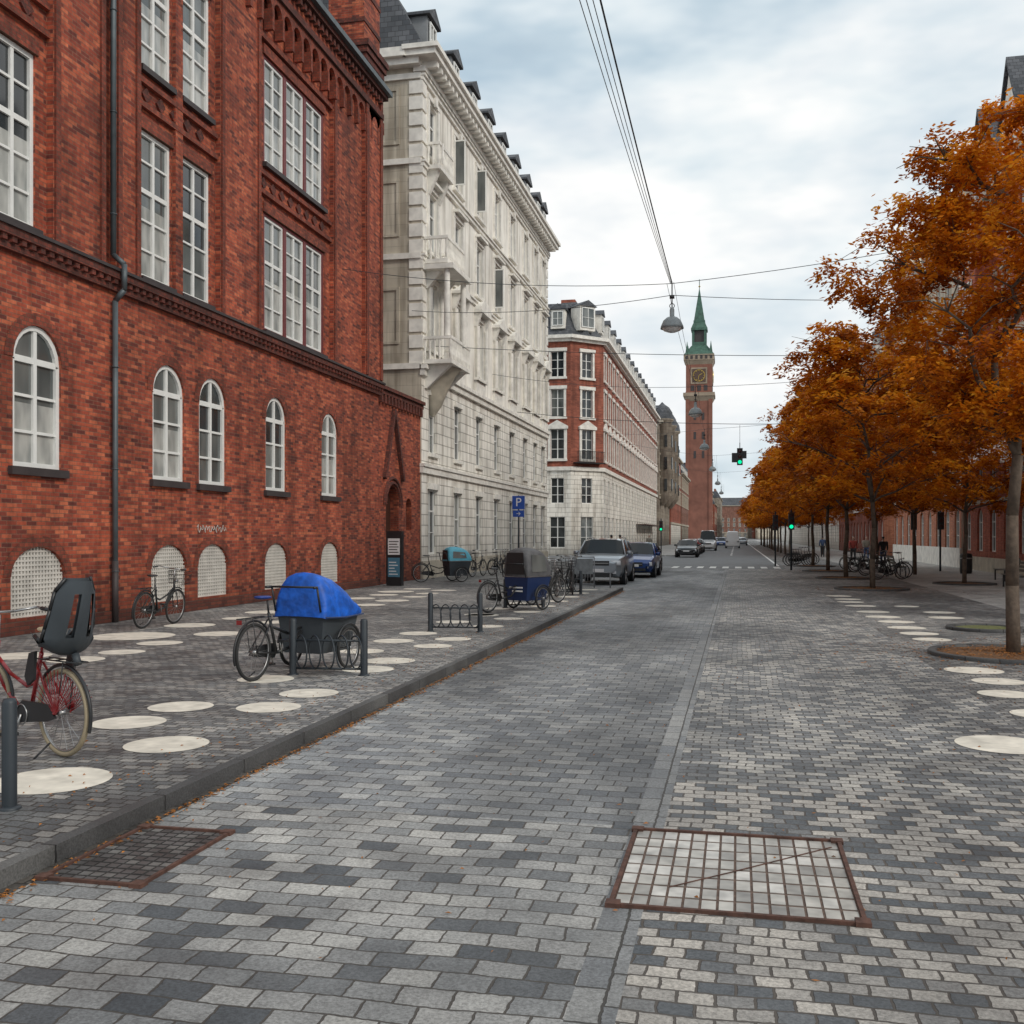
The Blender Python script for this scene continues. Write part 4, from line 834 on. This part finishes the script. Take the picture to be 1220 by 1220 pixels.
def cargo(name,x,y,a,hood,boxm,fr=m_black,saddle=m_black,z=0,hh=1.25,style=0,label=False):
    o=Obj(name,(x,y,z),a); F=rearhalf(o,fr,saddle)
    F.path([(.46,0,.29),(.8,0,.33),(.98,0,.5)],.02); F.path([(.34,0,.62),(.7,0,.5),(.98,0,.55)],.018)
    o.p("push_bar",m_black,True).path([(.92,-.33,.75),(.84,-.33,1.06),(.84,.33,1.06),(.92,.33,.75)],.014); o.p("grips",m_black,True).tube((.84,-.33,1.06),(.74,-.35,1.06),.017);o.p("grips",m_black,True).tube((.84,.33,1.06),(.74,.35,1.06),.017)
    wheel(o,1.42,.27,-.43); wheel(o,1.42,.27,.43); F.tube((1.42,-.43,.27),(1.42,.43,.27),.014)
    for s in (-1,1): o.p("mudguards",m_black,True).torus((1.42,s*.43,.27),(0,1,0),.3,.018,20,6,-1.4,1.4)
    Bx=o.p("cargo_box",boxm); Bx.taper((1.02,1.72,-.27,.27,.22),(.97,1.84,-.345,.345,.76)); o.p("box_rim",m_steel).box(.96,1.85,-.36,.36,.755,.775)
    Hd=o.p("hood",hood,True)
    if style==0:
        secs=[(.93,.70,.90,.35,.24),(.95,.68,1.14,.37,.25),(1.02,.67,hh,.375,.25),(1.12,.66,hh+.01,.38,.23),(1.24,.67,hh-.05,.38,.24),(1.38,.66,hh-.06,.38,.23),(1.5,.67,hh-.15,.38,.24),(1.62,.65,hh-.2,.38,.23),(1.76,.66,hh-.33,.375,.24),(1.87,.66,hh-.42,.365,.23),(1.91,.68,hh-.52,.33,.22)]
        hoodloft(Hd,secs,.022)
        for s in (-1,1): o.p("hood_edge",m_navy).path([(.95,s*.385,.68),(1.4,s*.395,.655),(1.88,s*.38,.67)],.012)
    else:
        secs=[(.95,.77,1.0,.35,.28),(.97,.77,hh-.06,.35,.30),(1.12,.77,hh,.36,.31),(1.4,.77,hh,.36,.31),(1.7,.77,hh-.08,.36,.30),(1.83,.77,hh-.3,.355,.29),(1.88,.77,.86,.35,.28)]
        hoodloft(Hd,secs)
    Hd.sub=1
    for s in (-1,1):
        if style: o.p("hood_window",g_mid).poly([(1.1,s*.372,.87),(1.65,s*.372,.87),(1.6,s*.345,hh-.22),(1.12,s*.345,hh-.18)])
    if style: o.p("hood_back",m_black).poly([(.94,-.27,.82),(.94,.27,.82),(.94,.24,hh-.14),(.94,-.24,hh-.14)])
    if label:
        for i in range(2): o.p("label",m_white).box(.955,.965,-.2,.18-.08*i,.5-.08*i,.535-.08*i)
    o.p("reflector",p_red).box(-.28,-.26,-.03,.03,.68,.73)
    return o.done()
cargo("cargo_bicycle",-5.5,11.0,az(.16,.98),m_blue,m_dgrey,saddle=m_bsaddle)
cargo("cargo_bicycle",-5.35,21.9,az(.45,.89),m_greyc,m_navy,style=1,hh=1.45,label=True)
cargo("cargo_bicycle",-11.2,35.6,az(.75,.6),m_lblue,m_dgrey,style=1,hh=1.3)
for i,(x,y,a) in enumerate(((-10.9,39.6,(.3,1)),(-10.7,41,(.2,1)),(-10.2,42.5,(.4,1)),(-10.4,44,(0,1)),(-4.9,24.6,(.5,1)),(-5.0,27.0,(.1,1)),(-4.6,29.0,(-.2,1)),(-5.3,30.6,(.2,1)))): bicycle(x,y,az(*a),basket=(i%2==0))
for i in range(7): bicycle(5.6+(i%2)*.3,44+i*2.1,az(.9,.35*(-1)**i),z=-.1)
for i in range(4): bicycle(3.0+.2*i,63+i*.9,az(.9,.2),z=-.1)
# ---------------------------------------------------------------- cars (local +x = front)
def car(name,x,y,az_,paint,L=4.4,Wd=1.82,H=1.45,kind='hatch'):
    o=Obj(name,(x,y,-.1),az_); w=Wd/2
    if kind=='suv': st=[(0,.45,.80,.80,.72),(.04,.30,.95,.97,.90),(.14,.26,1.02,1.06,.98),(.27,.26,1.08,1.12,1),(.41,.26,1.10,H-.04,1),(.52,.26,1.10,H,1),(.72,.26,1.12,H-.01,1),(.86,.26,1.13,H-.07,.98),(.965,.3,1.12,1.16,.94),(1,.45,.9,.92,.86)]
    elif kind=='van': st=[(0,.4,.8,.82,.8),(.03,.28,1.0,1.02,.93),(.10,.25,1.12,1.16,.98),(.17,.25,1.2,1.3,1),(.28,.25,1.25,H-.05,1),(.4,.25,1.25,H,1),(.7,.25,1.25,H,1),(.97,.25,1.25,H-.03,.99),(1,.35,1.2,H-.1,.97)]
    else: st=[(0,.42,.62,.63,.75),(.04,.26,.74,.78,.90),(.14,.22,.85,.90,.98),(.29,.22,.93,.98,1),(.45,.22,.95,H-.04,1),(.55,.22,.95,H,1),(.72,.22,.96,H-.03,1),(.85,.22,.98,H-.16,.98),(.96,.27,.98,1.02,.93),(1,.42,.75,.77,.85)]
    body=o.p("body",paint,True); gls=o.p("windows",m_cglass,True); rings=[]
    for i,(t,zb,bt,rf,ws) in enumerate(st):
        X=L*(.5-t); ww=w*ws; gh=rf-bt>.15
        wr=ww*(.74 if gh else .86); zz=zb
        half=[(0,zz),(ww*.9,zz),(ww*.99,zz+.15),(ww,(zz+bt)/2+.05),(ww*.97,bt-.03),(ww*.945 if not gh else ww*.93,bt),(wr,rf-.05 if gh else rf-.01),(wr*.7,rf),(0,rf+.015)]
        rings.append([(X,a,b) for a,b in half]+[(X,-a,b) for a,b in half[-2:0:-1]])
    n=len(rings[0])
    for i in range(len(rings)-1):
        ga=st[i][3]-st[i][2]>.15; gb=st[i+1][3]-st[i+1][2]>.15
        for j in range(n):
            k=(j+1)%n; quad=[rings[i][j],rings[i][k],rings[i+1][k],rings[i+1][j]]
            isg=False; sidej=j in (5,n-6)
            if kind=='van':
                if sidej and i in (3,4): isg=True
                if (not ga and gb) and j in (6,7,8,9): isg=True
            else:
                if sidej and (ga or gb): isg=True
                if (ga!=gb) and j in (6,7,8,9) and n==16: isg=True
            (gls if isg else body).poly(quad)
    body.poly(rings[0][::-1]); body.poly(rings[-1])
    if kind!='van':
        for s in (-1,1):
            P=o.p("pillars",paint,True)
            X=L*(.5-.6); P.tube((X,s*w*.95,st[5][2]),(X,s*w*.75,st[5][3]-.04),.035,seg=6)
            P.tube((L*(.5-st[3][0]),s*w*.94,st[3][2]),(L*(.5-st[4][0]),s*w*.745,H-.08),.035,seg=6)
            P.tube((L*(.5-st[8][0]),s*w*.90,st[8][2]),(L*(.5-st[7][0]),s*w*.735,st[7][3]-.05),.05,seg=6)
    r=.33 if kind=='suv' else .31
    for fx in (L*.5-L*.19,-L*.5+L*.2):
        for s in (-1,1):
            o.p("tyres",m_rubber,True).lathe([(.19,-.1),(r-.02,-.11),(r,-.08),(r,.08),(r-.02,.11),(.19,.1)],(fx,s*(w-.10),r),24,'y')
            o.p("wheel_discs",m_steel,True).lathe([(.001,s*.09),(.06,s*.1),(.19,s*.085),(.21,s*.1)],(fx,s*(w-.10),r),20,'y')
            o.p("arches",m_black).lathe([(r+.02,s*.0),(r+.07,s*.115),(r+.02,s*.12)],(fx,s*(w-.10),r+.01),24,'y')
            for q in range(5):
                t=q*2*math.pi/5; o.p("wheel_discs",m_steel,True).tube((fx,s*(w+.0),r),(fx+.19*math.cos(t),s*(w-.0),r+.19*math.sin(t)),.02,seg=5)
    hz=st[1][2]-.12; F=L/2
    for s in (-1,1):
        o.p("headlamps",m_lamp,True).taper((F-.16,F-.03,*sorted((s*(w*.5),s*(w*.9))),hz-.11),(F-.22,F-.07,*sorted((s*(w*.52),s*(w*.88))),hz+.06))
        o.p("tail_lamps",p_red,True).box(-F+.0,-F+.15,*sorted((s*(w*.62),s*(w*.88))),hz-.05,hz+.15)
        o.p("mirrors",paint,True).box(L*.5-L*.36,L*.5-L*.33,*sorted((s*(w*.95),s*(w*1.16))),st[3][2]-.0,st[3][2]+.15)
        o.p("fog_lamps",m_lamp).box(F-.1,F+.0,*sorted((s*(w*.6),s*(w*.72))),.42,.5)
    o.p("grille",m_black).box(F-.1,F+.015,-w*.46,w*.46,hz-.12,hz+.05); o.p("grille_bar",m_steel).box(F+.01,F+.022,-w*.44,w*.44,hz-.045,hz-.02)
    o.p("bumper_intake",m_black).box(F-.12,F+.005,-w*.6,w*.6,.30,.42); o.p("number_plate",m_white).box(F+.01,F+.025,-.25,.25,.48,.59); o.p("number_plate",m_white).box(-F-.02,-F+.02,-.25,.25,.6,.71)
    o.p("wiper",m_black).tube((L*.5-L*.28,-.5,st[3][3]+.05),(L*.5-L*.31,.1,st[3][3]+.1),.01)
    if kind=='suv':
        for s in (-1,1): o.p("roof_rails",m_steel,True).path([(L*.02,s*w*.66,H-.03),(L*.0,s*w*.66,H+.04),(-L*.32,s*w*.66,H+.03),(-L*.34,s*w*.66,H-.05)],.015)
    return o.done()
tow=-math.pi/2; awy=math.pi/2
car("suv_car",-4.95,39.2,tow,p_grey,4.6,1.9,1.68,'suv'); car("hatchback_car",-4.3,45.5,tow,p_blue,4.3,1.8,1.5)
car("parked_car",-4.7,52,tow,p_black,4.4,1.8,1.46)
car("sedan_car",-4.05,87,tow,p_black,4.5,1.82,1.45); car("sedan_car",-4.3,97,tow,p_red,4.4,1.8,1.45); car("sedan_car",-4.3,104,tow,p_black,4.4,1.8,1.45); car("sedan_car",-4.3,111,tow,p_grey,4.4,1.8,1.45)
car("delivery_van",-3.4,125,tow,p_white,5.4,2.0,2.4,'van'); car("delivery_van",-.6,150,awy,p_white,5.6,2.0,2.4,'van'); car("hatchback_car",-2.4,165,tow,p_blue,4.3,1.8,1.5); car("sedan_car",.9,190,awy,p_grey); car("sedan_car",.9,215,awy,p_red); car("sedan_car",-4.4,140,tow,p_white); car("sedan_car",-4.4,150,tow,p_black)
for i in range(6): car("sedan_car",-4.4,172+i*7,tow,random.choice([p_black,p_grey,p_white,p_blue]))
# ---------------------------------------------------------------- pedestrians
def person(x,y,z,a,top,bottom,stride=.18,hair=m_black):
    e=bpy.data.objects.new("pedestrian",None); COL.objects.link(e); e.location=(x,y,z); e.rotation_euler[2]=a
    def skin(name,pts,edges,rad,mat):
        me=bpy.data.meshes.new(name); me.from_pydata(pts,edges,[]); ob=bpy.data.objects.new(name,me); COL.objects.link(ob); ob.parent=e
        sk=ob.modifiers.new('k','SKIN')
        if not me.skin_vertices: me.skin_vertices.new()
        for i,r in enumerate(rad): me.skin_vertices[0].data[i].radius=(r,r)
        me.skin_vertices[0].data[0].use_root=True
        sb=ob.modifiers.new('s','SUBSURF'); sb.levels=1; sb.render_levels=1; me.materials.append(mat); sk.use_smooth_shade=True
    s=stride
    skin("trousers",[(0,0,.95),(0,.09,.88),(s*.6,.09,.5),(s,.09,.08),(s+.14,.09,.04),(0,-.09,.88),(-s*.3,-.09,.5),(-s*1.3,-.09,.12),(-s*1.3+.12,-.09,.04)],[(0,1),(1,2),(2,3),(3,4),(0,5),(5,6),(6,7),(7,8)],[.13,.10,.07,.05,.04,.10,.07,.05,.04],bottom)
    skin("jacket",[(0,0,.92),(0,0,1.15),(0,0,1.38),(0,.19,1.40),(-.08,.24,1.15),(.03,.25,.92),(0,-.19,1.40),(.06,-.24,1.15),(.16,-.24,.95),(0,0,1.47)],[(0,1),(1,2),(2,3),(3,4),(4,5),(2,6),(6,7),(7,8),(2,9)],[.15,.15,.14,.075,.055,.045,.075,.055,.045,.06],top)
    skin("head",[(0,0,1.48),(.01,0,1.56),(.02,0,1.64),(0,0,1.72)],[(0,1),(1,2),(2,3)],[.05,.07,.09,.06],m_skin)
    skin("hair",[(-.02,0,1.74),(-.05,0,1.68),(-.07,0,1.6)],[(0,1),(1,2)],[.085,.09,.06],hair)
    skin("hands",[(.04,.25,.90),(.06,.25,.82)],[(0,1)],[.035,.03],m_skin); skin("hands",[(.17,-.24,.93),(.2,-.24,.85)],[(0,1)],[.035,.03],m_skin)
mt=[simple("cloth_%d"%i,c,.85) for i,c in enumerate([(.03,.03,.035),(.25,.22,.18),(.05,.08,.16),(.3,.05,.04)])]
for x,y,z,a,t,b_ in ((-7.2,60,0,1.6,0,0),(-6.8,61,0,1.4,2,0),(-8,96,0,-1.5,1,0),(8.2,62,-.1,1.5,0,2),(7.4,70,-.1,-1.5,3,0),(8.8,75,-.1,-1.4,1,2),(6.9,88,-.1,1.5,2,0)): person(x,y,z,a,mt[t],mt[b_])
# ---------------------------------------------------------------- light, world, camera
sun_dir=Vector((.72,-.38,.58)).normalized()
sl=bpy.data.lights.new("sun","SUN"); sl.energy=1.5; sl.angle=math.radians(10); sl.color=(1,.93,.84); so=bpy.data.objects.new("sun",sl); COL.objects.link(so); so.rotation_euler=sun_dir.to_track_quat('Z','Y').to_euler(); so.location=(30,-20,60)
w=bpy.data.worlds.new("World"); bpy.context.scene.world=w; w.use_nodes=True; nt=w.node_tree; bg=nt.nodes["Background"]
sky=nd(nt,"ShaderNodeTexSky",sky_type='NISHITA'); sky.sun_disc=False; sky.sun_elevation=math.asin(sun_dir.z); sky.sun_rotation=math.atan2(sun_dir.x,sun_dir.y); sky.air_density=1.5; sky.dust_density=2
tc=nd(nt,"ShaderNodeTexCoord"); mp=nd(nt,"ShaderNodeMapping",{0:tc.outputs['Generated'],3:(1,1,2.6)}).outputs[0]
n1=noise(nt,mp,1.9,5,.58); n2=noise(nt,mp,5.0,4,.6)
cl=ramp(nt,n1,[(.38,(5.6,6.7,7.4)),(.47,(7.4,8.0,8.3)),(.56,(9.3,9.3,9.2))])
cl=mix(nt,1.0,cl,ramp(nt,n2,[(.34,(.84,.885,.93)),(.62,(1.07,1.06,1.05))]),'MULTIPLY')
f=ramp(nt,n1,[(.30,(.7,)*3),(.44,(.98,)*3)])
col=mix(nt,f,sky.outputs[0],cl); nt.links.new(col,bg.inputs[0]); bg.inputs[1].default_value=.108
cd=bpy.data.cameras.new("camera"); cd.lens=36; cd.sensor_width=36; cd.shift_y=28/1220; cd.clip_end=3000; cd.clip_start=.05
co=bpy.data.objects.new("camera",cd); COL.objects.link(co); co.location=(0,0,1.7); co.rotation_euler=(math.pi/2,0,math.radians(12.39)); bpy.context.scene.camera=co
vs_=bpy.context.scene.view_settings; vs_.view_transform='Standard'; vs_.look='None'; vs_.exposure=0
